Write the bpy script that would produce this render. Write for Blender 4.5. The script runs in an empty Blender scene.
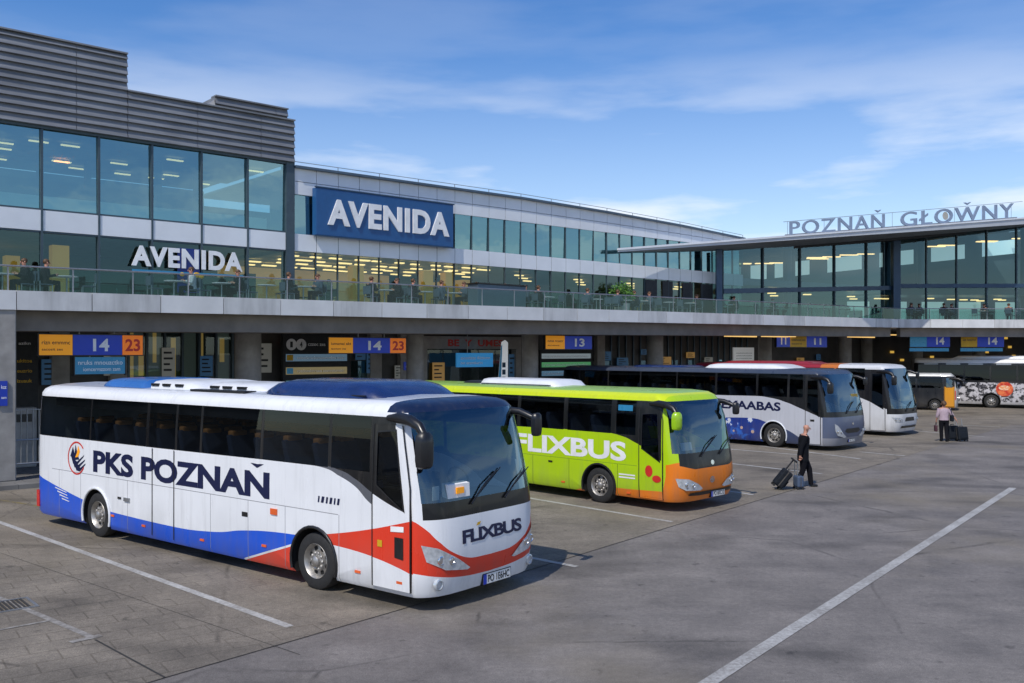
import bpy, bmesh, math, random
from mathutils import Vector, Matrix
random.seed(7)
R=math.radians
scn=bpy.context.scene
col=scn.collection
F=930.0; CH=3.8; YH=352.0

# ------------------------------------------------------------------ helpers
class MB:
    def __init__(s): s.v=[]; s.f=[]; s.m=[]
    def poly(s,pts,mi=0):
        n=len(s.v); s.v+= [tuple(p) for p in pts]; s.f.append(tuple(range(n,n+len(pts)))); s.m.append(mi)
    def mesh(s,vs,fs,mi=0):
        n=len(s.v); s.v+=[tuple(p) for p in vs]
        for f in fs: s.f.append(tuple(i+n for i in f)); s.m.append(mi)
    def hexa(s,p,mi=0):
        s.mesh(p,[(0,3,2,1),(4,5,6,7),(0,1,5,4),(1,2,6,5),(2,3,7,6),(3,0,4,7)],mi)
    def box(s,x0,x1,y0,y1,z0,z1,mi=0):
        s.hexa([(x0,y0,z0),(x1,y0,z0),(x1,y1,z0),(x0,y1,z0),(x0,y0,z1),(x1,y0,z1),(x1,y1,z1),(x0,y1,z1)],mi)
    def tube(s,pts,rad,n=10,mi=0,cap=True):
        pts=[Vector(p) for p in pts]
        rads=rad if isinstance(rad,(list,tuple)) else [rad]*len(pts)
        rings=[]; up=None
        for i,p in enumerate(pts):
            a=pts[max(i-1,0)]; b=pts[min(i+1,len(pts)-1)]
            d=(b-a).normalized()
            if up is None:
                up=Vector((0,0,1)) if abs(d.z)<.9 else Vector((1,0,0))
            x=up.cross(d).normalized(); y=d.cross(x).normalized(); up=y
            rings.append([p+rads[i]*(math.cos(2*math.pi*k/n)*x+math.sin(2*math.pi*k/n)*y) for k in range(n)])
        vs=[v for r in rings for v in r]; fs=[]
        for i in range(len(pts)-1):
            for k in range(n):
                fs.append((i*n+k,i*n+(k+1)%n,(i+1)*n+(k+1)%n,(i+1)*n+k))
        if cap:
            fs.append(tuple(range(n))[::-1]); fs.append(tuple(range((len(pts)-1)*n,len(pts)*n)))
        s.mesh(vs,fs,mi)
    def lathe(s,prof,c,axis='y',n=28,mi=0,closed=False):
        # prof: (radius, offset along axis)
        vs=[];fs=[]
        for r,o in prof:
            for k in range(n):
                a=2*math.pi*k/n; ca,sa=math.cos(a)*r,math.sin(a)*r
                if axis=='y': vs.append((c[0]+ca,c[1]+o,c[2]+sa))
                elif axis=='z': vs.append((c[0]+ca,c[1]+sa,c[2]+o))
                else: vs.append((c[0]+o,c[1]+ca,c[2]+sa))
        m=len(prof)
        for i in range(m-1 if not closed else m):
            j=(i+1)%m
            for k in range(n):
                fs.append((i*n+k,i*n+(k+1)%n,j*n+(k+1)%n,j*n+k))
        s.mesh(vs,fs,mi)
    def ball(s,c,r,n=12,mi=0):
        if not isinstance(r,(tuple,list)): r=(r,r,r)
        vs=[];fs=[];h=n//2
        for i in range(h+1):
            t=math.pi*i/h
            for k in range(n):
                a=2*math.pi*k/n
                vs.append((c[0]+r[0]*math.sin(t)*math.cos(a),c[1]+r[1]*math.sin(t)*math.sin(a),c[2]+r[2]*math.cos(t)))
        for i in range(h):
            for k in range(n):
                fs.append((i*n+k,(i+1)*n+k,(i+1)*n+(k+1)%n,i*n+(k+1)%n))
        s.mesh(vs,fs,mi)
    def prism(s,poly,y0,y1,mi=0):
        # poly of (x,z), extruded along y
        n=len(poly)
        vs=[(x,y0,z) for x,z in poly]+[(x,y1,z) for x,z in poly]
        fs=[tuple(range(n)),tuple(range(n,2*n))[::-1]]
        for i in range(n):
            j=(i+1)%n; fs.append((i,i+n,j+n,j))
        s.mesh(vs,fs,mi)
    def build(s,name,mats,parent=None,smooth=None,fix=False,bevel=0):
        me=bpy.data.meshes.new(name)
        me.from_pydata(s.v,[],s.f)
        if not isinstance(mats,(list,tuple)): mats=[mats]
        for m in mats: me.materials.append(m)
        for p,i in zip(me.polygons,s.m): p.material_index=i
        me.update()
        if fix or bevel or smooth:
            bm=bmesh.new(); bm.from_mesh(me)
            bmesh.ops.remove_doubles(bm,verts=bm.verts,dist=1e-5)
            if fix or bevel: bmesh.ops.recalc_face_normals(bm,faces=bm.faces)
            if bevel:
                es=[e for e in bm.edges if len(e.link_faces)==2 and e.calc_face_angle(0)>R(40)]
                bmesh.ops.bevel(bm,geom=es,offset=bevel,segments=2,affect='EDGES',profile=.5)
            bm.to_mesh(me); bm.free()
        return link(name,me,parent,smooth)
def link(name,me,parent=None,smooth=None):
    if smooth:
        me.polygons.foreach_set('use_smooth',[True]*len(me.polygons))
        me.set_sharp_from_angle(angle=R(smooth))
    o=bpy.data.objects.new(name,me); col.objects.link(o)
    if parent is not None: o.parent=parent
    return o
def tag(o,label=None,cat=None,group=None,kind=None):
    if label: o['label']=label
    if cat: o['category']=cat
    if group: o['group']=group
    if kind: o['kind']=kind
    return o
def empty(name,loc=(0,0,0),rz=0,label=None,cat=None,group=None):
    o=bpy.data.objects.new(name,None); col.objects.link(o)
    o.location=loc; o.rotation_euler=(0,0,rz); o.empty_display_size=.3
    return tag(o,label,cat,group)
def copy_tree(o,parent=None):
    c=o.copy(); col.objects.link(c)
    if parent is not None: c.parent=parent
    for ch in list(o.children): copy_tree(ch,c)
    return c
def lerp(a,b,t): return a+(b-a)*t
def interp(pts,x):
    if x<=pts[0][0]: return pts[0][1]
    for (a,b),(c,d) in zip(pts,pts[1:]):
        if x<=c: return b+(d-b)*(x-a)/(c-a) if c>a else d
    return pts[-1][1]
_tc={}
def text_geo(s,width=None,cap=1.0,bold=.02,space=1.0,shear=0):
    key=(s,bold,space,shear)
    if key not in _tc:
        base=s.replace('Ň','N').replace('W\u030c','W')
        marks=[]; k=0
        for i,ch in enumerate(s):
            if ch=='\u030c': marks.append(k-1); continue
            if ch=='Ň': marks.append(k)
            k+=1
        def raw(t,b):
            cu=bpy.data.curves.new('txt','FONT'); cu.body=t; cu.offset=b; cu.space_character=space; cu.shear=shear
            cu.resolution_u=4
            ob=bpy.data.objects.new('txt',cu); col.objects.link(ob)
            dg=bpy.context.evaluated_depsgraph_get()
            me=bpy.data.meshes.new_from_object(ob.evaluated_get(dg))
            vs=[(v.co.x,v.co.y) for v in me.vertices]; fs=[tuple(p.vertices) for p in me.polygons]
            bpy.data.objects.remove(ob); bpy.data.curves.remove(cu); bpy.data.meshes.remove(me)
            return vs,fs
        vs,fs=raw(base,bold); hv,_=raw('H',bold)
        for k in marks:
            a,_=raw(base[:k+1],bold); b,_=raw(base[k],bold)
            xr=max(v[0] for v in a); wl=max(v[0] for v in b)-min(v[0] for v in b); cx=xr-wl/2
            n=len(vs); y=max(v[1] for v in hv)+.10; d=.15+bold; t=.075+bold
            vs=vs+[(cx-d,y+.13),(cx,y-.0),(cx+d,y+.13),(cx+d*.55,y+.13),(cx,y+t),(cx-d*.55,y+.13)]
            fs=fs+[(n,n+1,n+4,n+5),(n+1,n+2,n+3,n+4)]
        _tc[key]=(vs,fs,max(v[1] for v in hv),min(v[1] for v in hv))
    vs,fs,hc,h0=_tc[key]
    x0=min(v[0] for v in vs); x1=max(v[0] for v in vs)
    sy=cap/(hc-h0); sx=width/(x1-x0) if width else sy
    return [((x-x0)*sx,(y-h0)*sy) for x,y in vs],fs

# ------------------------------------------------------------------ materials
class NT:
    def __init__(s,name):
        s.mat=bpy.data.materials.new(name); s.mat.use_nodes=True
        s.t=s.mat.node_tree; s.n=s.t.nodes; s.l=s.t.links
        s.p=s.n['Principled BSDF']; s.out=s.n['Material Output']
        s.tc=None
    def new(s,t,**k):
        n=s.n.new(t)
        for a,b in k.items(): setattr(n,a,b)
        return n
    def set(s,sock,v):
        if isinstance(v,bpy.types.NodeSocket): s.l.new(v,sock)
        else: sock.default_value=v
    def m(s,op,a,b=0.0,c=None):
        n=s.new('ShaderNodeMath',operation=op); s.set(n.inputs[0],a); s.set(n.inputs[1],b)
        if c is not None: s.set(n.inputs[2],c)
        return n.outputs[0]
    def obj(s):
        if not s.tc: s.tc=s.new('ShaderNodeTexCoord')
        return s.tc.outputs['Object']
    def xyz(s):
        n=s.new('ShaderNodeSeparateXYZ'); s.l.new(s.obj(),n.inputs[0]); return n.outputs
    def cv(s,x,pts,smooth=True):
        x0,x1=pts[0][0],pts[-1][0]; ys=[p[1] for p in pts]; y0,y1=min(ys),max(ys)+1e-4
        u=s.m('DIVIDE',s.m('SUBTRACT',x,x0),x1-x0)
        n=s.new('ShaderNodeFloatCurve'); c=n.mapping.curves[0]
        P=[((a-x0)/(x1-x0),(b-y0)/(y1-y0)) for a,b in pts]
        while len(c.points)<len(P): c.points.new(.5,.5)
        for q,pt in zip(c.points,P):
            q.location=pt; q.handle_type='AUTO_CLAMPED' if smooth else 'VECTOR'
        n.mapping.update(); s.l.new(u,n.inputs['Value'])
        return s.m('ADD',s.m('MULTIPLY',n.outputs[0],y1-y0),y0)
    def lt(s,a,b): return s.m('LESS_THAN',a,b)
    def gt(s,a,b): return s.m('GREATER_THAN',a,b)
    def both(s,*a):
        r=a[0]
        for b in a[1:]: r=s.m('MULTIPLY',r,b)
        return r
    def mix(s,f,a,b):
        n=s.new('ShaderNodeMix',data_type='RGBA'); s.set(n.inputs[0],f)
        s.set(n.inputs[6],a if isinstance(a,bpy.types.NodeSocket) else (*a,1)[:4])
        s.set(n.inputs[7],b if isinstance(b,bpy.types.NodeSocket) else (*b,1)[:4])
        return n.outputs[2]
    def mul(s,c,f):
        n=s.new('ShaderNodeMix',data_type='RGBA',blend_type='MULTIPLY'); n.inputs[0].default_value=1
        s.set(n.inputs[6],c if isinstance(c,bpy.types.NodeSocket) else (*c,1)); 
        cc=s.new('ShaderNodeCombineColor')
        for i in range(3): s.set(cc.inputs[i],f)
        s.l.new(cc.outputs[0],n.inputs[7]); return n.outputs[2]
    def noise(s,scale,detail=4,vec=None,rough=.55,stretch=None):
        n=s.new('ShaderNodeTexNoise'); n.inputs['Scale'].default_value=scale; n.inputs['Detail'].default_value=detail
        n.inputs['Roughness'].default_value=rough
        v=vec or s.obj()
        if stretch:
            mp=s.new('ShaderNodeMapping'); mp.inputs['Scale'].default_value=stretch; s.l.new(v,mp.inputs[0]); v=mp.outputs[0]
        s.l.new(v,n.inputs['Vector']); return n.outputs[0]
    def mr(s,v,a,b,c,d):
        n=s.new('ShaderNodeMapRange'); s.l.new(v,n.inputs[0])
        for i,k in enumerate((a,b,c,d)): s.set(n.inputs[i+1],k)
        return n.outputs[0]
    def bump(s,h,st=.2,dist=.02):
        n=s.new('ShaderNodeBump'); n.inputs['Strength'].default_value=st; n.inputs['Distance'].default_value=dist
        s.l.new(h,n.inputs['Height']); s.l.new(n.outputs[0],s.p.inputs['Normal'])
    def done(s,color,rough=.5,metal=0,coat=0,spec=None):
        s.set(s.p.inputs['Base Color'],color if isinstance(color,bpy.types.NodeSocket) else (*color,1))
        s.set(s.p.inputs['Roughness'],rough); s.set(s.p.inputs['Metallic'],metal)
        s.p.inputs['Coat Weight'].default_value=coat
        s.p.inputs['Coat Roughness'].default_value=.06
        if spec is not None: s.p.inputs['Specular IOR Level'].default_value=spec
        return s.mat
def pm(name,c,rough=.5,metal=0,var=.12,scale=3,coat=0,bump=0,bscale=60,spec=None):
    t=NT(name); n=t.noise(scale,5)
    cc=t.mul(c,t.mr(n,.25,.75,1-var,1+var))
    rr=t.mr(t.noise(scale*2.3,3),.3,.7,max(rough-.08,.02),min(rough+.1,1))
    if bump: t.bump(t.noise(bscale,3),bump,.01)
    return t.done(cc,rr,metal,coat,spec)
def emit(name,c,st):
    t=NT(name); t.done(c,.5); t.set(t.p.inputs['Emission Color'],(*c,1)); t.p.inputs['Emission Strength'].default_value=st
    t.mr(t.noise(2),0,1,.9,1.1); return t.mat
def glass(name,tint,base=.08,edge=.9,gloss=(1,1,1),rough=.01,wob=0,blend=.35):
    t=NT(name); t.n.remove(t.p)
    tr=t.new('ShaderNodeBsdfTransparent'); tr.inputs[0].default_value=(*tint,1)
    gl=t.new('ShaderNodeBsdfGlossy'); gl.inputs[0].default_value=(*gloss,1); gl.inputs['Roughness'].default_value=rough
    lw=t.new('ShaderNodeLayerWeight'); lw.inputs[0].default_value=.5
    f=t.mr(t.m('POWER',lw.outputs['Facing'],3.2),0,1,base,edge)
    if wob:
        b=t.new('ShaderNodeBump'); b.inputs['Strength'].default_value=wob; b.inputs['Distance'].default_value=.05
        t.l.new(t.noise(.9,2),b.inputs['Height']); t.l.new(b.outputs[0],gl.inputs['Normal'])
    mx=t.new('ShaderNodeMixShader'); t.l.new(f,mx.inputs[0]); t.l.new(tr.outputs[0],mx.inputs[1]); t.l.new(gl.outputs[0],mx.inputs[2])
    t.l.new(mx.outputs[0],t.out.inputs[0]); return t.mat

M={}
M['black']=pm('black plastic',(.012,.012,.013),.35)
M['rubber']=pm('tyre rubber',(.018,.018,.018),.75,var=.3,scale=9)
M['dark']=pm('dark interior',(.02,.022,.025),.7)
M['arch']=pm('wheel arch liner',(.008,.008,.008),.9)
M['navy']=pm('navy paint',(.008,.024,.105),.25,coat=.5,var=.25)
M['navy_text']=pm('navy vinyl',(.004,.008,.05),.4)
M['white_text']=pm('white vinyl',(.8,.8,.8),.4)
M['white_paint']=pm('white gel coat',(.74,.75,.76),.35,coat=.3,var=.06)
M['rim']=pm('wheel rim silver',(.42,.4,.37),.42,.75,var=.25,scale=12)
M['rim_dark']=pm('wheel rim shadow',(.1,.09,.08),.6,.4,var=.3,scale=12)  # plain dark metal tone
M['lens']=pm('headlamp lens',(.55,.58,.6),.08,.35,coat=1,var=.3,scale=14)
M['chrome']=pm('chrome',(.75,.75,.75),.12,1)
M['orange_lens']=pm('amber lens',(.75,.12,.02),.25,coat=.6)
M['red_lens']=pm('red lens',(.55,.02,.015),.25,coat=.6)
M['plate']=pm('plate white',(.75,.75,.72),.4)
M['blue_plate']=pm('plate blue',(.01,.04,.4),.4)
M['paper']=pm('paper',(.8,.8,.78),.7)
M['seat']=pm('seat fabric',(.035,.05,.09),.9,scale=9)
M['seat_red']=pm('headrest cover',(.45,.2,.06),.85,scale=9)
M['curtain']=pm('bus curtain',(.35,.25,.06),.9)
M['bus_glass']=glass('tinted bus glass',(.30,.33,.35),.025,.6,(.85,.95,1),.01,.02)
M['screen']=glass('windscreen glass',(.40,.48,.50),.145,.85,(.66,.88,1),.01,.12)
M['facade_glass']=glass('facade glass',(.24,.44,.46),.38,.95,(.50,.82,.88),.012,.10)
M['lower_glass']=glass('shop glass',(.42,.60,.58),.09,.9,(.6,.9,.95),.012,.02)
M['rail_glass']=glass('railing glass',(.44,.62,.60),.035,.7,(.7,1,1),.01,.01)
M['far_glass']=glass('dark bus glass',(.05,.06,.065),.03,.7,(.85,.95,1),.01,.02,.82)
M['dim_glass']=glass('shaded shop glass',(.55,.62,.6),.06,.8,(.8,.95,1),.012,.01,.8)
M['mullion']=pm('mullion',(.06,.09,.11),.45,.3)
M['blue_steel']=pm('blue grey steel',(.035,.07,.12),.4,.3)
M['panel']=pm('aluminium panel',(.74,.76,.78),.5,.1,var=.09,scale=.7)
M['roof_edge']=pm('roof edging',(.09,.13,.17),.45,.4)
M['yellow']=pm('yellow',(.62,.36,.01),.5)
M['orange_sign']=pm('orange sign',(.85,.33,.01),.45,var=.05)
M['orange_sign'].node_tree.nodes['Principled BSDF'].inputs['Emission Color'].default_value=(*(.85,.33,.01),1); M['orange_sign'].node_tree.nodes['Principled BSDF'].inputs['Emission Strength'].default_value=.26
M['orange_sign2']=pm('deep orange sign',(.85,.2,.015),.45,var=.05)
M['orange_sign2'].node_tree.nodes['Principled BSDF'].inputs['Emission Color'].default_value=(*(.85,.2,.015),1); M['orange_sign2'].node_tree.nodes['Principled BSDF'].inputs['Emission Strength'].default_value=.26
M['blue_sign']=pm('blue sign',(.010,.030,.28),.4,var=.05)
M['blue_sign'].node_tree.nodes['Principled BSDF'].inputs['Emission Color'].default_value=(*(.010,.035,.34),1); M['blue_sign'].node_tree.nodes['Principled BSDF'].inputs['Emission Strength'].default_value=.26
M['teal_sign']=pm('teal screen',(.02,.16,.3),.3,var=.1)
M['teal_sign'].node_tree.nodes['Principled BSDF'].inputs['Emission Color'].default_value=(*(.02,.16,.3),1); M['teal_sign'].node_tree.nodes['Principled BSDF'].inputs['Emission Strength'].default_value=.26
M['red_paint']=pm('red paint',(.6,.03,.02),.4)
M['steel']=pm('galvanised steel',(.35,.36,.37),.4,.7)
M['skin']=pm('skin',(.5,.25,.17),.55,var=.1,scale=20)
M['suit']=pm('dark suit cloth',(.006,.007,.010),.85,scale=14,var=.3,spec=.15)
M['trouser']=pm('dark trousers',(.007,.007,.010),.85,scale=14,var=.3,spec=.15)
M['pink']=pm('pale pink shirt',(.42,.32,.36),.85,scale=12)
M['shoe']=pm('black shoe',(.01,.01,.01),.4)
M['bag']=pm('suitcase fabric',(.012,.015,.02),.6,scale=18,var=.4,spec=.15)
M['bag2']=pm('blue grey bag',(.06,.09,.15),.7,scale=18)
M['hair']=pm('brown hair',(.09,.045,.02),.6,scale=30,var=.4)
M['concrete']=pm('column concrete',(.30,.285,.265),.8,var=.25,scale=2.2,bump=.3,bscale=25)
M['warm_wall']=pm('warm interior wall',(.4,.38,.32),.8)
M['int_floor']=pm('interior floor',(.2,.2,.19),.6)
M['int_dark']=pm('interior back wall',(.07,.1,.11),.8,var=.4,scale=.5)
M['lamp']=emit('warm ceiling lamp',(1,.58,.24),2.6)
M['lampw']=emit('strip lamp',(1,.62,.2),.9)
M['cloth_a']=pm('blue grey clothes',(.05,.07,.1),.9)
M['cloth_b']=pm('light clothes',(.45,.45,.47),.9)
M['cloth_c']=pm('black clothes',(.015,.015,.018),.9,spec=.15)

# ------------------------------------------------------------------ world, sun, camera
SUN_EL=R(51); SX,SY=-.46,-.888
w=bpy.data.worlds.new('World'); scn.world=w; w.use_nodes=True
nt=w.node_tree; bg=nt.nodes['Background']
sky=nt.nodes.new('ShaderNodeTexSky'); sky.sky_type='NISHITA'; sky.sun_disc=False
sky.sun_elevation=SUN_EL; sky.sun_rotation=math.atan2(SX,SY); sky.air_density=1.0; sky.dust_density=.4; sky.ozone_density=2.2
tc=nt.nodes.new('ShaderNodeTexCoord'); sp=nt.nodes.new('ShaderNodeSeparateXYZ'); nt.links.new(tc.outputs['Generated'],sp.inputs[0])
mp=nt.nodes.new('ShaderNodeMapping'); mp.inputs['Scale'].default_value=(2.2,2.2,11); mp.inputs['Rotation'].default_value=(0,R(7),0); mp.inputs['Location'].default_value=(3.1,.4,.7)
nt.links.new(tc.outputs['Generated'],mp.inputs[0])
nz=nt.nodes.new('ShaderNodeTexNoise'); nz.inputs['Scale'].default_value=1.5; nz.inputs['Detail'].default_value=7; nz.inputs['Roughness'].default_value=.5
nt.links.new(mp.outputs[0],nz.inputs['Vector'])
cr=nt.nodes.new('ShaderNodeMapRange'); cr.interpolation_type='SMOOTHSTEP'
nt.links.new(nz.outputs[0],cr.inputs[0])
for i,v in enumerate((.38,.64,0,1)): cr.inputs[i+1].default_value=v
def wm(op,a,b):
    n=nt.nodes.new('ShaderNodeMath'); n.operation=op
    for s_,v in zip(n.inputs,(a,b)):
        if isinstance(v,bpy.types.NodeSocket): nt.links.new(v,s_)
        else: s_.default_value=v
    return n.outputs[0]
el=nt.nodes.new('ShaderNodeMapRange'); nt.links.new(sp.outputs['Z'],el.inputs[0])
for i,v in enumerate((.12,.30,1,.09)): el.inputs[i+1].default_value=v
hz=nt.nodes.new('ShaderNodeMapRange'); nt.links.new(sp.outputs['Z'],hz.inputs[0])
for i,v in enumerate((.02,.32,.34,.0)): hz.inputs[i+1].default_value=v
mask=wm('MAXIMUM',wm('MULTIPLY',cr.outputs[0],el.outputs[0]),hz.outputs[0])
mx=nt.nodes.new('ShaderNodeMix'); mx.data_type='RGBA'
hs=nt.nodes.new('ShaderNodeHueSaturation'); hs.inputs['Saturation'].default_value=1.33; hs.inputs['Hue'].default_value=.51; nt.links.new(sky.outputs[0],hs.inputs['Color'])
nt.links.new(mask,mx.inputs[0]); nt.links.new(hs.outputs[0],mx.inputs[6]); mx.inputs[7].default_value=(6.9,7.1,7.4,1)
nt.links.new(mx.outputs[2],bg.inputs[0]); bg.inputs[1].default_value=.15
sun=bpy.data.lights.new('sun','SUN'); sun.energy=3.3; sun.angle=R(.6); sun.color=(1,.95,.87)
so=bpy.data.objects.new('sun',sun); col.objects.link(so)
sd=Vector((SX*math.cos(SUN_EL),SY*math.cos(SUN_EL),math.sin(SUN_EL)))
so.rotation_euler=sd.to_track_quat('Z','Y').to_euler(); so.location=(0,-20,40)
cam=bpy.data.cameras.new('camera'); co=bpy.data.objects.new('camera',cam); col.objects.link(co)
co.location=(0,0,CH); co.rotation_euler=(R(90),0,0)
cam.lens=F/1024*36; cam.sensor_width=36; cam.shift_y=(YH-341.5)/1024; cam.clip_end=6000; cam.clip_start=.1
scn.camera=co
scn.view_settings.view_transform='Standard'; scn.view_settings.look='None'; scn.view_settings.exposure=0
scn.cycles.max_bounces=8; scn.cycles.transparent_max_bounces=16

# ground point from bearing (photo columns/rows), used to lay out the plan
def G(px,py,z=0):
    d=F*(CH-z)/(py-YH); return ((px-512)/F*d,d)

# ------------------------------------------------------------------ ground
UX,UY=.754,.657            # direction of the station front
FA=math.atan2(UY,UX); P0=(-14.4,26.2)
def asphalt(name,c1,c2,pavers=False,rot=0):
    t=NT(name); o=t.obj()
    big=t.noise(.09,6,o); mid=t.noise(.7,6,o,.65); fine=t.noise(55,3,o,.7); grit=t.noise(170,2,o,.6)
    c=t.mix(t.mr(big,.35,.65,0,1),c1,c2)
    c=t.mul(c,t.mr(mid,.25,.75,.64,1.34))
    c=t.mul(c,t.mr(fine,.3,.7,.66,1.34)); c=t.mul(c,t.mr(t.noise(11,4,o,.75),.3,.7,.80,1.2))
    c=t.mix(t.mr(t.noise(.13,5,o,.6),.52,.68,0,.5),c,(.20,.165,.105))
    c=t.mul(c,t.mr(grit,.25,.75,.65,1.4))
    # oil stains
    st=t.mr(t.noise(.28,3,o,.5,(1,1.7,1)),.54,.70,1,.52)
    c=t.mul(c,st)
    dr=t.mr(t.noise(3.2,4,o,.6),.63,.72,1,.55); c=t.mul(c,dr)
    # tyre sweep streaks
    sw=t.mr(t.noise(.5,5,o,.6,(.16,1.6,1)),.3,.7,.85,1.15); c=t.mul(c,sw)
    # long-run cracks
    v=t.new('ShaderNodeTexVoronoi',feature='DISTANCE_TO_EDGE'); v.inputs['Scale'].default_value=.16
    dn=t.new('ShaderNodeMix',data_type='VECTOR'); dn.inputs[0].default_value=.12
    nn=t.new('ShaderNodeTexNoise'); nn.inputs['Scale'].default_value=1.6; nn.inputs['Detail'].default_value=6; t.l.new(o,nn.inputs['Vector'])
    t.l.new(o,dn.inputs[4]); t.l.new(nn.outputs['Color'],dn.inputs[5]); t.l.new(dn.outputs[1],v.inputs['Vector'])
    crack=t.m('MULTIPLY',t.mr(v.outputs['Distance'],.0,.006,.55,0),t.mr(mid,.45,.6,0,1))
    c=t.mul(c,t.m('SUBTRACT',1,crack))
    h=t.m('ADD',fine,t.m('MULTIPLY',grit,.6))
    if pavers:
        mpn=t.new('ShaderNodeMapping'); mpn.inputs['Rotation'].default_value=(0,0,rot); t.l.new(o,mpn.inputs[0])
        b=t.new('ShaderNodeTexBrick'); t.l.new(mpn.outputs[0],b.inputs['Vector'])
        b.inputs['Color1'].default_value=(1,1,1,1); b.inputs['Color2'].default_value=(.86,.86,.86,1); b.inputs['Mortar'].default_value=(.5,.48,.45,1)
        b.inputs['Scale'].default_value=1; b.inputs['Mortar Size'].default_value=.012; b.inputs['Brick Width'].default_value=.62; b.inputs['Row Height'].default_value=.42
        amt=t.mr(t.noise(.22,3,o),.42,.58,0,.75)
        mm=t.new('ShaderNodeMix',data_type='RGBA',blend_type='MULTIPLY'); t.l.new(amt,mm.inputs[0]); t.l.new(c,mm.inputs[6]); t.l.new(b.outputs[0],mm.inputs[7]); c=mm.outputs[2]
    t.bump(h,.35,.012)
    return t.done(c,t.mr(mid,.2,.8,.72,.93),0)
g=MB(); g.poly([(-1500,-600,0),(1500,-600,0),(1500,2500,0),(-1500,2500,0)])
tag(g.build('ground',asphalt('lane asphalt',(.162,.145,.130),(.19,.170,.150))),kind='structure')
# parking apron (slightly browner slab) bounded by the lane seam
apron=MB()
e=[G(-150,772),G(165,678),G(400,610),G(690,521),G(1010,425)]
apron.poly([(-60,e[0][1]+3,.004),(e[0][0],e[0][1],.004)]+[(p[0],p[1],.004) for p in e[1:]]+[(60,60,.004),(60,90,.004),(-60,90,.004)])
tag(apron.build('bay_paving',asphalt('bay paving',(.180,.155,.122),(.212,.182,.142),True,-.62)),kind='structure')
def strip(name,pts,wd,mat,z=.008):
    m=MB()
    for (a,b) in zip(pts,pts[1:]):
        a=Vector((*a,z)); b=Vector((*b,z)); d=(b-a).normalized(); n=Vector((-d.y,d.x,0))*wd/2
        m.poly([a-n,b-n,b+n,a+n])
    return tag(m.build(name,mat),kind='structure')
t=NT('worn road paint'); n1=t.noise(18,5,None,.7); n2=t.noise(1.2,4)
c=t.mix(t.mr(t.m('ADD',t.m('MULTIPLY',n1,.6),t.m('MULTIPLY',n2,.4)),.40,.62,.75,.0),(.5,.49,.46),(.17,.155,.135))
M['paint']=t.done(c,.75)
t=NT('worn ochre paint'); c=t.mix(t.mr(t.noise(4,5,None,.7),.4,.6,0,1),(.14,.125,.1),(.24,.18,.05)); M['ochre']=t.done(c,.8)
M['seam']=pm('seam tar',(.035,.033,.03),.9)
strip('lane_seam',[G(60,710),G(165,678),G(400,610),G(690,521),G(900,458)],.018,M['seam'],.007)
strip('paving_seam',[G(95,640),G(165,678)],.03,M['seam'],.007)
strip('paving_seam',[G(0,553),G(300,655)],.011,M['seam'],.0065)
LW=.13
for a,b in [((-10,519),(290,627)),((515,496),(672,522)),((500,552),(577,567)),((690,485),(753,495)),((690,459),(822,474)),
            ((726,449),(800,455)),((760,446),(860,459)),((860,452),(905,456)),((850,431),(905,436)),((905,430),(985,437)),((930,424),(1000,427))]:
    strip('bay_line',[G(*a),G(*b)],LW if a[1]>470 else LW*1.2,M['paint'])
strip('lane_line',[G(690,695),G(1013,488)],.19,M['paint'])
t=NT('faded road paint'); c=t.mix(t.mr(t.noise(9,5,None,.7),.40,.60,.25,.95),(.36,.34,.31),(.16,.145,.125)); M['faded']=t.done(c,.8)
strip('bay_line',[G(-20,590),G(95,639)],.10,M['faded'],.009); strip('bay_line',[G(-20,634),G(50,621)],.07,M['faded'],.010); strip('bay_line',[G(70,643),G(101,636)],.12,M['faded'],.011)
strip('ochre_line',[G(0,500),G(60,510)],.1,M['ochre'])
# drain grate
dx,dy=G(4,607)
dg_=empty('drain_grate',(dx,dy,.004),FA,'dark slotted metal drain cover set flush in the paving at the left','drain')
m=MB()
for i in range(11): m.box(-.33+.06*i,-.30+.06*i,-.3,.3,.002,.014)
m.build('grating',M['seam'],dg_)
m=MB(); m.box(-.36,.36,.3,.34,.002,.016); m.box(-.36,.36,-.34,-.3,.002,.016); m.box(-.4,-.36,-.34,.34,.002,.016); m.box(.36,.4,-.34,.34,.002,.016)
m.build('frame',M['steel'],dg_)

# ------------------------------------------------------------------ coaches
def livery(name,base,fn,rough=.30,coat=.2,roof=None):
    t=NT(name); X,Y,Z=t.xyz()
    c=fn(t,X,Y,Z,(*base,1))
    dirt=t.noise(2.2,6,None,.6,(1,1,.35))
    low=t.mr(Z,.2,1.1,.34,.03)
    f=t.m('ADD',t.m('MULTIPLY',t.mr(dirt,.36,.68,.1,1),low),t.m('MULTIPLY',t.mr(t.noise(5,5,None,.65,(1.5,1.5,.12)),.52,.75,0,.16),t.gt(Z,.2)))
    c=t.mix(f,c,(.16,.145,.125))
    c=t.mul(c,t.mr(t.noise(.8,3),.3,.7,.95,1.04))
    # faint panel waviness
    t.bump(t.noise(1.1,2,None,.4),.06,.05)
    return t.done(c,t.mr(dirt,.3,.7,rough-.07,rough+.12),0,coat,.32)

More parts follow.
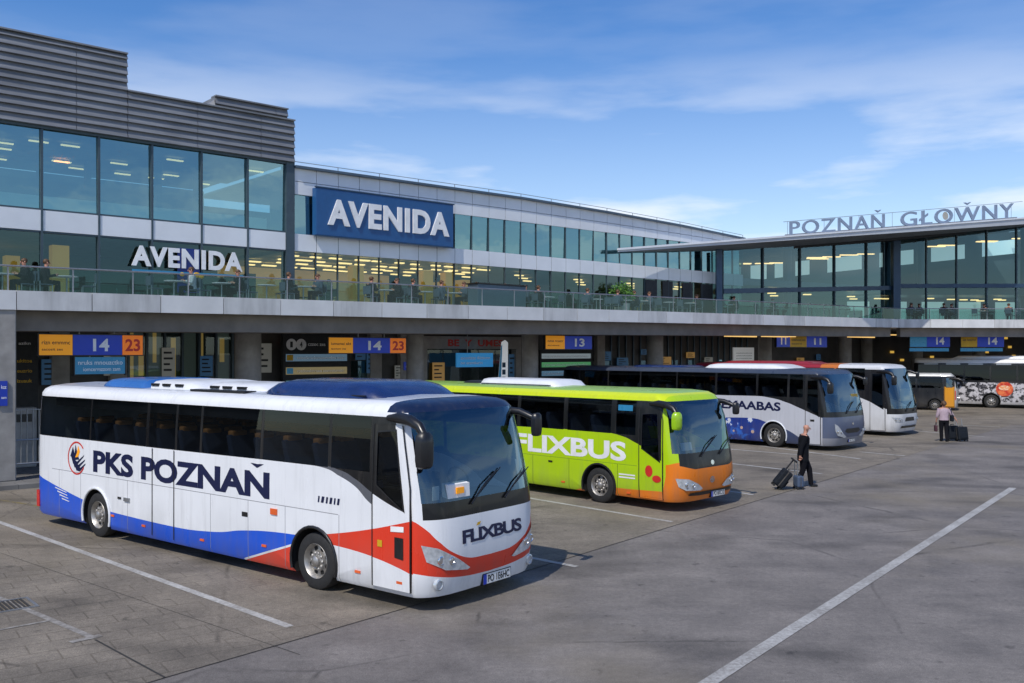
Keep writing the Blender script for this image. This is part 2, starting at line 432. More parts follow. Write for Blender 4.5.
class Coach:
    """hull lofted in local axes: x forward, -y kerb side, z up"""
    def __init__(s,L,w,prof,xend,bulge,xs,windows,ws,door,wheels,wr,rear_plan=.08,x0=0):
        s.x0=x0
        s.L=L;s.hw=w/2;s.prof=prof;s.xe=xend;s.bu=bulge;s.wr=wr
        s.xs=xs;s.windows=windows;s.ws=ws;s.door=door;s.wheels=wheels;s.rp=rear_plan
    def inset(s,z): return interp([(p[1],p[0]) for p in s.prof],z)
    def sy(s,z,off=.004): return -(s.hw-s.inset(z))-off
    def fx(s,y,z,off=.004):
        yh=s.hw-s.inset(z)-.02; u=min(abs(y)/yh,1)
        return s.L+interp(s.xe,z)+interp(s.bu,z)*(1-u**7)+off
    def hull(s,body_mat,glass_mat,ws_mat,parent,label=None):
        P=s.prof; J=len(P); hw=s.hw; L=s.L
        xs=sorted(set([round(x,3) for x in s.xs])); n=len(xs)+1
        bm=bmesh.new(); V={}
        def plan(x):
            a=s.rp*max(0,1-(x-s.x0)/.35)**2; b=.02*max(0,1-(L-x)/.12) if x>L-.12 else 0
            return a+b
        for i in range(n):
            for j,(ins,z) in enumerate(P):
                if i<n-1: x=xs[i]
                else: x=L+interp(s.xe,z)
                if i<n-1:
                    lim=L+interp(s.xe,z)-.05*(n-1-i)
                    x=min(x,lim)
                    if i==0: x+= s.rp*.9*max(0,(z-P[-1][1]*.78)/(P[-1][1]*.22))**2
                y=hw-ins-plan(x if i<n-1 else L)
                if j==J-1: y=0
                if y<=1e-6:
                    v=bm.verts.new((x,0,z)); V[i,j,0]=v; V[i,j,1]=v
                else:
                    V[i,j,0]=bm.verts.new((x,-y,z)); V[i,j,1]=bm.verts.new((x,y,z))
        zlo,zhi=s.windows['z']
        def iswin(x0,x1,z0,z1,side):
            if z0<zlo-.01 or z1>zhi+.01: return False
            for a,b in s.windows['x'][side]:
                if x0>=a-.006 and x1<=b+.006: return True
            return False
        d=s.door
        for i in range(n-1):
            x0=xs[i]; x1=xs[i+1] if i<n-2 else L
            for j in range(J-1):
                z0,z1=P[j][1],P[j+1][1]
                for sd in (0,1):
                    q=[V[i,j,sd],V[i+1,j,sd],V[i+1,j+1,sd],V[i,j+1,sd]]
                    q=list(dict.fromkeys(q))
                    if sd: q=q[::-1]
                    f=bm.faces.new(q)
                    if iswin(x0,x1,z0,z1,sd): f.material_index=1
                    if d and sd==0 and x0>=d[0]-.006 and x1<=d[1]+.006 and z0>=d[2]-.006 and z1<=d[3]+.006: f.material_index=3
        us=[-1,-.985,-.955,-.9,-.8,-.65,-.45,-.2,0,.2,.45,.65,.8,.9,.955,.985,1]; K=len(us)
        FV={}
        for j,(ins,z) in enumerate(P):
            yh=hw-ins-.02
            for k,u in enumerate(us):
                if j==J-1: FV[j,k]=V[n-1,j,0]; continue
                if k==0: FV[j,k]=V[n-1,j,0]
                elif k==K-1: FV[j,k]=V[n-1,j,1]
                else: FV[j,k]=bm.verts.new((L+interp(s.xe,z)+interp(s.bu,z)*(1-abs(u)**7),u*yh,z))
        wz0,wz1,wu=s.ws
        for j in range(J-1):
            for k in range(K-1):
                q=list(dict.fromkeys([FV[j,k],FV[j,k+1],FV[j+1,k+1],FV[j+1,k]]))
                if len(q)<3: continue
                f=bm.faces.new(q)
                if P[j][1]>=wz0-.006 and P[j+1][1]<=wz1+.006 and us[k]>=-wu and us[k+1]<=wu: f.material_index=2
        bm.faces.new([V[0,j,0] for j in range(J)][::-1]+[V[0,j,1] for j in range(J-1)]) if V[0,J-1,0] is V[0,J-1,1] else None
        bot=[V[i,0,0] for i in range(n)]+[FV[0,k] for k in range(1,K-1)]+[V[i,0,1] for i in range(n-1,-1,-1)]
        bm.faces.new(bot[::-1])
        bmesh.ops.recalc_face_normals(bm,faces=bm.faces)
        me=bpy.data.meshes.new('body'); bm.to_mesh(me); bm.free()
        for m_ in (body_mat,glass_mat,ws_mat,M['black'],M['arch']): me.materials.append(m_)
        o=bpy.data.objects.new('body',me); col.objects.link(o)
        cut=MB()
        for wx in s.wheels:
            for sg in (-1,1):
                r=s.wr*1.2; cut.lathe([(0,-.32),(r,-.32),(r,.32),(0,.32)],(wx,sg*(hw-.1),s.wr),'y',32)
        cme=cut.build('cut',[M['arch']]*5,None,fix=True)
        for p in cme.data.polygons: p.material_index=4
        mod=o.modifiers.new('b','BOOLEAN'); mod.operation='DIFFERENCE'; mod.object=cme; mod.solver='EXACT'
        dg=bpy.context.evaluated_depsgraph_get()
        ev=bpy.data.meshes.new_from_object(o.evaluated_get(dg))
        bpy.data.objects.remove(o); bpy.data.objects.remove(cme)
        out={}
        for idx in (1,2):
            b=bmesh.new(); b.from_mesh(ev)
            bmesh.ops.delete(b,geom=[f for f in b.faces if f.material_index!=idx],context='FACES')
            seen=set(); comps=[]
            for f in b.faces:
                if f in seen: continue
                st=[f]; seen.add(f); cp=[]
                while st:
                    g_=st.pop(); cp.append(g_)
                    for e_ in g_.edges:
                        for h in e_.link_faces:
                            if h not in seen: seen.add(h); st.append(h)
                comps.append(cp)
            for cp in comps:
                mb=MB()
                for f in cp: mb.poly([v.co for v in f.verts])
                mat=(glass_mat if sum(f.calc_center_median().y for f in cp)<0 else M['far_glass']) if idx==1 else ws_mat
                mb.build('side_window' if idx==1 else 'windscreen',mat,parent,smooth=40)
            b.free()
        b=bmesh.new(); b.from_mesh(ev)
        bmesh.ops.delete(b,geom=[f for f in b.faces if f.material_index in (1,2,3)],context='FACES')
        b.to_mesh(ev); b.free()
        ev.name='body'
        return link('body',ev,parent,32)
    # decals -------------------------------------------------------
    def side_text(s,txt,x0,wd,z0,cap,mat,parent,name='lettering',bold=.025,space=1,shear=0,off=.004):
        vs,fs=text_geo(txt,wd,cap,bold,space,shear)
        m=MB(); m.mesh([(x0+u,s.sy(z0+v,off),z0+v) for u,v in vs],fs)
        return m.build(name,mat,parent)
    def side_poly(s,pts,mat,parent,name,off=.006,th=0):
        m=MB()
        if th: 
            m.prism(pts,s.sy(pts[0][1],-.01),s.sy(pts[0][1],th))
            return m.build(name,mat,parent,fix=True)
        m.poly([(x,s.sy(z,off),z) for x,z in pts]); return m.build(name,mat,parent)
    def front_mesh(s,vs,fs,mat,parent,name,off=.005,cuts=True):
        bm=bmesh.new(); bv=[bm.verts.new((0,y,z)) for y,z in vs]
        for f in fs:
            try: bm.faces.new([bv[i] for i in f])
            except Exception: pass
        if cuts:
            y=-1.3
            while y<1.3:
                bmesh.ops.bisect_plane(bm,geom=bm.verts[:]+bm.edges[:]+bm.faces[:],plane_co=(0,y,0),plane_no=(0,1,0)); y+=.06
            for z in (.4,.6,.8,1,1.2,1.4):
                bmesh.ops.bisect_plane(bm,geom=bm.verts[:]+bm.edges[:]+bm.faces[:],plane_co=(0,0,z),plane_no=(0,0,1))
        for v in bm.verts: v.co.x=s.fx(v.co.y,v.co.z,off)
        me=bpy.data.meshes.new(name); bm.to_mesh(me); bm.free(); me.materials.append(mat)
        return link(name,me,parent,40)
    def front_text(s,txt,y0,wd,z0,cap,mat,parent,name='lettering',bold=.03,space=1,off=.006):
        vs,fs=text_geo(txt,wd,cap,bold,space)
        return s.front_mesh([(y0+u,z0+v) for u,v in vs],fs,mat,parent,name,off)
    def headlights(s,pts,parent,turn=None):
        for sg in (-1,1):
            p=[(sg*abs(y),z) for y,z in pts]
            if sg>0: p=p[::-1]
            h=s.front_mesh(p,[tuple(range(len(p)))],M['lens'],parent,'headlight',.012)
            cy=sum(q[0] for q in p)/len(p); cz=sum(q[1] for q in p)/len(p)
            for k,(dy,r) in enumerate(((-.16,.07),(.04,.06))):
                yy=cy+sg*-dy*.9; x=s.fx(yy,cz,.02)
                m=MB(); m.lathe([(r,-.02),(r,.0),(r*.8,.006),(r*.72,-.004),(r*.3,.0),(0,.002)],(x,yy,cz+.02-.02*k),'x',16)
                m.build('lamp_reflector',M['chrome'],h,smooth=50)
    def wheel(s,parent,wx,sg):
        r=s.wr; y=sg*(s.hw-.17)
        rt=empty('wheel',(wx,y,r)); rt.parent=parent
        k=sg
        m=MB(); m.lathe([(r*.60,-.13*k),(r*.86,-.15*k),(r*.97,-.12*k),(r,-.07*k),(r,.07*k),(r*.97,.12*k),(r*.86,.15*k),(r*.62,.135*k),(r*.58,.10*k)],(0,0,0),'y',36)
        m.build('tyre',M['rubber'],rt,smooth=40,fix=True)
        m=MB(); m.lathe([(r*.62,.125*k),(r*.6,.14*k),(r*.56,.12*k),(r*.5,.05*k),(r*.36,.06*k),(r*.33,.10*k),(r*.2,.11*k),(r*.18,.15*k),(r*.12,.17*k),(0,.175*k)],(0,0,0),'y',30)
        for q in range(10):
            a=q*math.pi/5
            m.lathe([(.028,.05*k),(.028,.115*k),(.016,.125*k),(0,.125*k)],(math.cos(a)*r*.28,0,math.sin(a)*r*.28),'y',8)
        for q in range(8):
            a=(q+.5)*math.pi/4; m.lathe([(.042,.058*k),(0,.06*k)],(math.cos(a)*r*.43,.003*k,math.sin(a)*r*.43),'y',10,1)
        m.build('rim',[M['rim'],M['arch']],rt,smooth=35)
        m=MB()   # arch lip
        pts=[(wx+s.wr*1.2*math.cos(a),sg*(s.hw+.012),r+s.wr*1.2*math.sin(a)) for a in [R(-18+12*i) for i in range(19)]]
        pts=[p for p in pts if p[2]>s.prof[0][1]+.02]
        m.tube([(p[0]-0,p[1]-sg*0,p[2]) for p in pts],.026,8)
        m.build('wheel_arch',s.archmat if wx>5 or s.archmat is not M['black'] else M['white_paint'],parent,smooth=60)
        return rt
    def make_door(s,mat,parent,gl,glassmat,lower_frame=None,lab=None):
        x0,x1,z0,z1=s.door
        off=.014
        def P3(x,z,o=off): 
            xx=min(x,s.L+interp(s.xe,z)-.02); return (xx,s.sy(z,o),z)
        x0+=.012;x1-=.012
        outer=[(x0,z0),(x1,z0),(x1,z1),(x0,z1)]
        # gl: four points: lower left, lower right, upper right, upper left
        m=MB()
        zs=[z0]+[p[1] for p in s.prof if z0<p[1]<z1]+[z1]
        cx=sum(p[0] for p in gl)/4; cz=sum(p[1] for p in gl)/4
        def edge(a,b,N=8): return [(lerp(a[0],b[0],i/N),lerp(a[1],b[1],i/N)) for i in range(N)]
        op=sum([edge(outer[i],outer[(i+1)%4]) for i in range(4)],[])
        ip=sum([edge(gl[i],gl[(i+1)%4]) for i in range(4)],[])
        N=len(op)
        for i in range(N):
            j=(i+1)%N
            a,b,c_,d_=op[i],op[j],ip[j],ip[i]
            mid1=((a[0]+d_[0])/2,(a[1]+d_[1])/2); mid2=((b[0]+c_[0])/2,(b[1]+c_[1])/2)
            m.poly([P3(*a),P3(*b),P3(*mid2),P3(*mid1)]); m.poly([P3(*mid1),P3(*mid2),P3(*c_),P3(*d_)])
        dr=m.build('door',mat,parent)
        m=MB()
        ring=[(lerp(cx,p[0],1.0),lerp(cz,p[1],1.0)) for p in ip]
        rin=[(lerp(cx,p[0],.9),lerp(cz,p[1],.95)) for p in ip]
        for i in range(N):
            j=(i+1)%N
            m.poly([P3(*ring[i],off+.006),P3(*ring[j],off+.006),P3(*rin[j],off+.006),P3(*rin[i],off+.006)])
        m.build('window_frame',M['black'],dr)
        m=MB(); g8=[P3(*p,off-.004) for p in ip]; m.poly(g8); m.build('door_window',glassmat,dr)
        m=MB()
        for xx in (x0,x1):
            pts=[P3(xx,lerp(z0,z1,i/8),off+.002) for i in range(9)]; m.tube(pts,.011,6)
        m.build('door_seal',M['black'],dr)
        return dr
    def mirrors(s,parent,headc,near=True,zt=2.86,drop=.5,mat2=None):
        for sg in (-1,1):
            k_=1 if sg<0 else .72; y0=sg*(s.hw-.16-(0 if sg<0 else .20)); xo=s.L+interp(s.xe,zt)
            m=MB()
            pts=[(xo-.3,y0+sg*.10,zt-.04),(xo-.02,y0+sg*.14,zt-.03),(xo+.25,y0+sg*.19,zt-.05),(xo+.46,y0+sg*.22,zt-.13),(xo+.56,y0+sg*.23,zt-(.26 if sg<0 else .17))]
            m.tube(pts,[.045*k_,.085*k_,.085*k_,.075*k_,.06*k_],8)
            a=m.build('mirror',M['black'],parent,smooth=60)
            m=MB()
            cx,cy,cz=xo+.56,y0+sg*.23,zt-(.22 if sg<0 else .08)-drop/2*k_
            prof=[(a_*k_,b_*k_) for a_,b_ in ((-.05,-.14),(.06,-.13),(.11,-.06),(.11,.06),(.06,.13),(-.05,.14))]
            for (sc,zz) in (): pass
            rings=[(a_,b_*k_) for a_,b_ in ((.55,drop/2+.02),(.9,drop/2-.03),(1,drop/4),(1,-drop/4),(.9,-drop/2+.03),(.6,-drop/2))]
            vs=[(cx+p[0]*q,cy+p[1]*q,cz+zz) for q,zz in rings for p in prof]; n6=len(prof); fs=[]
            for i in range(len(rings)-1):
                for k in range(n6): fs.append((i*n6+k,i*n6+(k+1)%n6,(i+1)*n6+(k+1)%n6,(i+1)*n6+k))
            fs.append(tuple(range(n6))); fs.append(tuple(range((len(rings)-1)*n6,len(rings)*n6)))
            m.mesh(vs,fs); m.build('mirror_head',headc if sg<0 else M['black'],a,smooth=40,fix=True)
    def plate(s,y0,y1,z0,z1,txt,parent):
        x=max(s.fx(y0,(z0+z1)/2),s.fx(y1,(z0+z1)/2))
        ym=(y0+y1)/2
        sl=(s.fx(y1,.35)-s.fx(y0,.35))/(y1-y0)
        def X(y,o): return s.fx(y0,(z0+z1)/2)+sl*(y-y0)+.02+o
        m=MB(); m.hexa([(X(y0,-.06),y0,z0),(X(y0,0),y0,z0),(X(y1,0),y1,z0),(X(y1,-.06),y1,z0),(X(y0,-.06),y0,z1),(X(y0,0),y0,z1),(X(y1,0),y1,z1),(X(y1,-.06),y1,z1)])
        pl=m.build('licence_plate',M['black'],parent,fix=True)
        e=.012
        m=MB(); m.poly([(X(y0,.003),y0+e,z0+e),(X(y1,.003),y1-e,z0+e),(X(y1,.003),y1-e,z1-e),(X(y0,.003),y0+e,z1-e)]); m.build('plate_face',M['plate'],pl)
        yb=y0+(y1-y0)*.13
        m=MB(); m.poly([(X(y0,.005),y0+e,z0+e),(X(yb,.005),yb,z0+e),(X(yb,.005),yb,z1-e),(X(y0,.005),y0+e,z1-e)]); m.build('plate_band',M['blue_plate'],pl)
        vs,fs=text_geo(txt,(y1-y0)*.76,(z1-z0)*.62,.02)
        m=MB(); m.mesh([(X(yb+.03+u,.006),yb+.03+u,z0+(z1-z0)*.19+v) for u,v in vs],fs); m.build('lettering',M['black'],pl)
    def wipers(s,parent,zb):
        for y0,y1,dz in ((-.45,.25,.42),(.35,1.0,.36)):
            m=MB(); m.tube([(s.fx(y0,zb,.03),y0,zb),(s.fx((y0+y1)/2,zb+dz*.6,.05),(y0+y1)/2,zb+dz*.62),(s.fx(y1,zb+dz,.03),y1,zb+dz)],.014,6)
            m.tube([(s.fx(y0+.1,zb+.04,.02),y0-.0,zb+.0),(s.fx(y1-.0,zb+dz*1.0,.02),y1+.12,zb+dz*1.1)],.009,6)
            m.build('wiper',M['black'],parent)
    def interior(s,parent,floor,rows,xstart,pitch,ceil,coverc='seat_red'):
        hw=s.hw
        m=MB(); m.box(.2,s.L-.15,-hw+.12,hw-.12,floor-.05,floor); m.build('cabin_floor',M['dark'],parent)
        m=MB(); m.box(.2,s.L-.5,-hw+.14,-hw+.5,ceil-.22,ceil-.06); m.box(.2,s.L-.5,hw-.5,hw-.14,ceil-.22,ceil-.06); m.box(.2,s.L-.6,-hw+.5,hw-.5,ceil-.05,ceil-.02)
        m.build('luggage_rack',M['dark'],parent)
        a=MB(); a.box(0,.45,-.46,.46,.0,.14); a.hexa([(-.1,-.46,.1),(.04,-.46,.12),(.04,.46,.12),(-.1,.46,.1),(-.3,-.46,.78),(-.2,-.46,.8),(-.2,.46,.8),(-.3,.46,.78)])
        first=None
        for i in range(rows):
            for sg in (-1,1):
                if first is None:
                    st=a.build('seat',M['seat'],parent,bevel=.03)
                    h=MB()
                    for yy in (-.23,.23): h.box(-.34,-.19,yy-.16,yy+.16,.62,.86)
                    hr=h.build('headrest',M[coverc],st,bevel=.03); first=st
                else: st=copy_tree(first,parent)
                st.location=(xstart+i*pitch,sg*(hw-.66),floor+.28)
        m=MB()
        zb=s.ws[0]
        m.hexa([(s.L-.75,-hw+.25,zb-.25),(s.L-.05,-hw+.25,zb-.25),(s.L-.05,hw-.25,zb-.25),(s.L-.75,hw-.25,zb-.25),(s.L-.7,-hw+.25,zb-.05),(s.L-.0,-hw+.3,zb-.02),(s.L-.0,hw-.3,zb-.02),(s.L-.7,hw-.25,zb-.05)])
        m.build('dashboard',M['dark'],parent,bevel=.03)
        m=MB(); c=(s.L-.85,.55,zb+.08)
        pts=[(c[0]+.08*math.sin(a)*-1,c[1]+.24*math.cos(a),c[2]+.2*math.sin(a)) for a in [i*math.pi/8 for i in range(17)]]
        m.tube(pts,.018,6,cap=False); m.tube([c,(c[0]+.25,c[1],c[2]-.3)],.03,6); m.build('steering_wheel',M['black'],parent)

def dome(name,x0,x1,hy,z0,h,mats,parent,tap=(.5,.6),seg=10,mi=None):
    """rounded roof pod, lofted along x"""
    m=MB(); xs=[]
    n=14; vs=[];fs=[]
    sec=[(-1,0),(-.97,.45),(-.86,.8),(-.6,.95),(0,1),(.6,.95),(.86,.8),(.97,.45),(1,0)]
    for i in range(n+1):
        u=i/n; x=lerp(x0,x1,u)
        a=min(1,u*(x1-x0)/tap[0]) if tap[0] else 1; b=min(1,(1-u)*(x1-x0)/tap[1]) if tap[1] else 1
        q=math.sin(a*math.pi/2)**.8*math.sin(b*math.pi/2)**.8
        for (sy_,sz) in sec: vs.append((x,hy*sy_*(.8+.2*q),z0+h*sz*max(q,.02)))
    k=len(sec)
    for i in range(n):
        for j in range(k-1): fs.append((i*k+j,(i+1)*k+j,(i+1)*k+j+1,i*k+j+1))
    fs.append(tuple(range(k))); fs.append(tuple(range(n*k,(n+1)*k))[::-1])
    m.mesh(vs,fs); return m.build(name,mats,parent,smooth=50,fix=True)

def bus_root(name,NC,fw,L,w,label,cat):
    n=math.hypot(*fw); fx,fy=fw[0]/n,fw[1]/n; rx,ry=fy,-fx
    x=NC[0]-fx*L-rx*w/2; y=NC[1]-fy*L-ry*w/2
    return empty(name,(x,y,0),math.atan2(fy,fx),label,cat)

# ---- coach 1: white / blue / red
def lv1(t,X,Y,Z,c):
    side=t.lt(X,11.21); front=t.gt(X,11.21); aY=t.m('ABSOLUTE',Y)
    white=(.78,.79,.80); blue=(.002,.088,.62); red=(.72,.045,.018)
    c=t.mix(0,white,white)
    wave=t.cv(X,[(-.5,1.10),(.6,.89),(1.6,.73),(2.56,.6),(3.46,.57),(5.1,.55),(6.2,.6),(7.2,.74),(8.0,.81),(8.8,.84)])
    c=t.mix(t.both(t.lt(Z,wave),t.lt(X,8.62)),c,blue)
    tri=t.m('ADD',.235,t.m('MULTIPLY',t.m('SUBTRACT',X,7.2),.315))
    inx=t.both(t.gt(X,7.15),t.lt(X,8.62))
    c=t.mix(t.both(inx,t.lt(Z,t.m('ADD',tri,.035))),c,white); c=t.mix(t.both(inx,t.lt(Z,tri)),c,red)
    hi=t.cv(X,[(9.3,.93),(9.8,1.02),(10.37,1.14),(11.25,1.36)]); lo=t.cv(X,[(9.3,.79),(9.9,.765),(10.4,.72),(10.9,.64),(11.25,.56)])
    c=t.mix(t.both(side,t.gt(X,9.3),t.lt(Z,hi),t.gt(Z,lo)),c,red)
    fh=t.cv(aY,[(0,.70),(.45,.715),(.82,.84),(1.07,1.02),(1.24,1.22),(1.4,1.40)]); fl=t.cv(aY,[(0,.43),(.5,.45),(1.1,.53),(1.4,.60)])
    c=t.mix(t.both(front,t.lt(Z,fh),t.gt(Z,fl)),c,red)
    zb=t.cv(X,[(-.2,1.97),(7.6,1.99),(8.6,2.01),(9.17,2.01),(9.6,1.97),(9.95,1.87),(10.37,1.68),(10.9,1.5),(11.3,1.4)])
    zg=t.cv(X,[(-.2,1.97),(8.6,2.0),(9.17,1.98),(9.6,1.88),(9.95,1.76),(10.37,1.5),(11.3,1.2)])
    c=t.mix(t.both(t.gt(X,8.8),t.lt(X,10.37),t.lt(Z,zb),t.gt(Z,zg)),c,(.1,.105,.12))
    c=t.mix(t.both(t.lt(Z,2.83),t.gt(Z,zb),t.gt(X,-.42),t.lt(X,t.m('SUBTRACT',11.06,t.m('MULTIPLY',t.m('MAXIMUM',t.m('SUBTRACT',Z,1.5),0),.19)))),c,(.006,.006,.007))
    c=t.mix(t.both(front,t.gt(Z,1.36),t.lt(Z,2.91),t.lt(aY,1.275)),c,(.005,.006,.007))
    c=t.mix(t.both(t.gt(X,10.62),t.gt(Z,2.9),t.lt(aY,1.30)),c,(.006,.015,.05))
    # roof top slightly grey
    c=t.mix(t.both(t.gt(Z,3.055),t.lt(X,10.6)),c,(.42,.45,.50))
    # hatch joints
    for z in (1.27,):
        c=t.mix(t.both(t.lt(t.m('ABSOLUTE',t.m('SUBTRACT',Z,z)),.006),t.lt(X,9.6),t.gt(X,.3)),c,(.25,.25,.27))
    for x in (.62,1.55,3.4,6.2,7.3,8.3,9.62):
        c=t.mix(t.both(t.lt(t.m('ABSOLUTE',t.m('SUBTRACT',X,x)),.006),t.lt(Z,1.27)),c,(.22,.22,.24))
    return c
NC1=(-1.41,13.44); L1=11.25; W1=2.72
b1=bus_root('coach',NC1,(.785,-.62),L1,W1,'white coach with blue wave, red front corner and dark PKS POZNAŇ lettering','coach')
PROF=[(.05,.225),(.005,.30),(0,.6),(0,1.0),(0,1.36),(0,1.6),(.005,1.80),(.008,1.99),(.025,2.4),(.05,2.72),(.06,2.83),(.068,2.905),(.13,2.985),(.25,3.04),(.6,3.085),(1.275,3.11)]
XE=[(.2,-.03),(.5,0),(1.36,0),(1.6,-.02),(2.2,-.13),(2.72,-.25),(2.9,-.31),(2.985,-.38),(3.04,-.48),(3.11,-.95)]
BU=[(.2,.24),(.5,.31),(1.0,.32),(1.36,.30),(2.2,.24),(2.83,.17),(2.985,.15),(3.11,.12)]
def xcols(L,win,door,extra=(),x0=0):
    s={x0,x0+.06,x0+.18,x0+.35,L-.06}
    for sd in win:
        for a,b in sd: s|={a,b}
    if door: s|={door[0],door[1]}
    s|=set(extra); return sorted(s)
winR=[(-.34,1.9),(1.96,4.05),(4.15,5.05),(5.12,5.85),(5.92,7.62),(7.70,9.35),(9.42,10.3)]
winL=[(-.34,1.9),(1.96,4.05),(4.12,5.85),(5.92,7.62),(7.70,9.35),(9.42,11.0)]
d1=(10.37,11.19,.30,2.72)
lv=livery('coach livery white blue red',(.78,.79,.8),lv1)
C1=Coach(L1,W1,PROF,XE,BU,xcols(L1,(winR,winL),d1,(),-.46),{'z':(1.99,2.83),'x':(winR,winL)},(1.6,2.905,.956),d1,(2.2,9.02),.46,.08,-.46)
C1.archmat=M['black']
C1.hull(lv,M['bus_glass'],M['screen'],b1)
for wx in C1.wheels:
    for sg in (-1,1): C1.wheel(b1,wx,sg)
C1.make_door(lv,b1,[(10.45,1.80),(11.07,1.45),(10.86,2.66),(10.45,2.62)],M['bus_glass'])
C1.interior(b1,1.25,11,1.2,.78,2.85)
C1.side_text('PKS POZNAŇ',2.07,5.82,1.34,.44,M['navy_text'],b1,bold=.042)
C1.front_text('FLIXBUS',-.67,1.43,.95,.2,M['navy_text'],b1,bold=.034,space=.86)
C1.front_mesh([(-.35,1.18),(-.27,1.19),(-.24,1.235),(-.32,1.225)],[(0,1,2,3)],M['yellow'],b1,'lettering_accent',.007)
C1.headlights([(-1.30,1.0),(-1.12,.95),(-.74,.74),(-.5,.58),(-.56,.56),(-1.0,.62),(-1.25,.76)],b1)
for sg in (-1,1):
    yy=sg*1.08; m=MB(); x=C1.fx(yy,.42); m.lathe([(.085,-.04),(.085,.012),(.065,.02),(.06,.004),(0,.012)],(x,yy,.41),'x',18); m.build('fog_lamp',[M['lens']],b1,smooth=50)
C1.plate(-.15,.54,.225,.40,'PO 1E6HC',b1)
C1.wipers(b1,1.52); C1.mirrors(b1,M['black'])
# emblem
em=empty('emblem',(0,0,0)); em.parent=b1
def ell(cx,cz,a,b,n=28,a0=0,a1=360): return [(cx+a*math.cos(R(lerp(a0,a1,i/n))),cz+b*math.sin(R(lerp(a0,a1,i/n)))) for i in range(n+(a1-a0<360))]
m=MB(); o_=ell(1.38,1.57,.37,.35,32,40,330); i_=ell(1.38,1.57,.335,.315,32,40,330)
for k in range(len(o_)-1): m.poly([(p[0],C1.sy(p[1],.005),p[1]) for p in (o_[k],o_[k+1],i_[k+1],i_[k])])
m.build('emblem_ring',M['red_paint'],em)
m=MB()
for k,(a,b,h) in enumerate(((1.14,1.68,.0),(1.2,1.72,-.09),(1.28,1.74,-.17))):
    pts=[(a,1.62+h*.8),(a+.1,1.44+h*.75),(a+.25,1.42+h*.7),(b,1.62+h),(b+.03,1.66+h),(a+.27,1.50+h*.7),(a+.13,1.54+h*.7)]
    m.poly([(x,C1.sy(z,.006+.001*k),z) for x,z in pts])
m.build('emblem_wing',M['navy_text'],em)
m=MB(); m.poly([(x,C1.sy(z,.006),z) for x,z in ((1.12,1.6),(1.28,1.52),(1.5,1.55),(1.42,1.66),(1.33,1.86),(1.3,1.66),(1.22,1.80))]); m.build('emblem_feather',M['navy_text'],em)
m=MB(); m.poly([(x,C1.sy(z,.007),z) for x,z in ((1.33,1.58),(1.45,1.6),(1.52,1.72),(1.44,1.84),(1.4,1.68))]); m.build('emblem_flame',M['orange_sign'],em)
# joints of the rear service door
for x in (4.3,5.04):
    m=MB(); pts=[(x-.012,.31),(x+.012,.31),(x+.012,1.97),(x-.012,1.97)]; C1.side_poly(pts,M['black'],b1,'door_joint',.014)
for (x,z) in ((2.85,.52),(4.0,.45),(5.95,.42),(7.75,.55),(10.05,.45),(10.95,.42)): C1.side_poly([(x-.06,z-.02),(x+.06,z-.02),(x+.06,z+.02),(x-.06,z+.02)],M['orange_lens'],b1,'marker_lamp',.008,.015)
C1.side_poly([(7.93,1.1),(8.1,1.1),(8.1,1.2),(7.93,1.2)],M['orange_lens'],b1,'turn_signal',.01,.02)
C1.side_poly([(7.13,.98),(7.29,.98),(7.29,1.06),(7.13,1.06)],M['black'],b1,'fuel_flap')
C1.side_poly([(10.86,.78),(11.04,.76),(11.04,1.08),(10.86,1.08)],M['black'],b1,'door_vent',.022)
C1.side_poly([(10.78,1.15),(11.05,1.17),(11.05,1.25),(10.78,1.23)],M['paper'],b1,'door_sticker',.022)
C1.side_poly([(10.5,.9),(10.6,.9),(10.6,1.0),(10.5,1.0)],M['yellow'],b1,'door_sticker',.022)
m=MB(); xx=9.12
for ww in (.05,.09,.06,.08,.05,.07): m.poly([(x,C1.sy(z,.005),z) for x,z in ((xx,1.42),(xx+ww*.7,1.42),(xx+ww,1.52),(xx+ww*.3,1.52))]); xx+=ww+.025
m.build('small_lettering',M['navy_text'],b1)
C1.side_poly([(3.05,.88),(3.17,.88),(3.17,.92),(3.05,.92)],M['black'],b1,'hatch_handle',.01,.015)
C1.side_poly([(3.3,.86),(3.5,.86),(3.5,.93),(3.3,.93)],M['steel'],b1,'hatch_handle',.01,.03)
m=MB()
for k in range(4): m.poly([(x,C1.sy(z,.006),z) for x,z in ((.45+.1*k,.86-.07*k),(.95+.04*k,.80-.06*k),(.95+.04*k,.815-.06*k),(.45+.1*k,.885-.07*k))])
m.build('pinstripe',M['white_text'],b1)
m=MB(); m.box(-.48,-.42,-1.2,-1.07,.34,.72); m.box(-.48,-.42,1.07,1.2,.34,.72); m.build('tail_light',M['red_lens'],b1)
m=MB(); m.box(-.44,-.31,-W1/2+.012,-W1/2+.06,.38,.74); m.build('tail_light',M['red_lens'],b1)
ac=dome('roof_pod',7.0,10.15,1.0,3.06,.28,M['navy'],b1,(.7,.75))
m=MB(); m.box(7.6,9.8,-.985,-.95,3.10,3.115); m.build('pod_seam',M['black'],ac)
dome('roof_unit',1.35,3.35,.92,3.07,.19,[pm('blue roof unit',(.03,.14,.42),.35,coat=.5)],b1,(.5,.15))
ru=dome('roof_unit',3.3,5.1,.88,3.07,.18,M['white_paint'],b1,(.06,.5))
m=MB()
for x in (3.45,3.85,4.3): m.box(x,x+.26,-.885,-.85,3.125,3.175)
m.build('vent_slot',M['black'],ru)
ru=dome('roof_unit',4.9,6.9,.7,3.07,.16,M['white_paint'],b1,(.3,.4))
m=MB()
for x in (5.2,5.6,6.05): m.box(x,x+.28,-.705,-.67,3.11,3.16)
m.build('vent_slot',M['black'],ru)
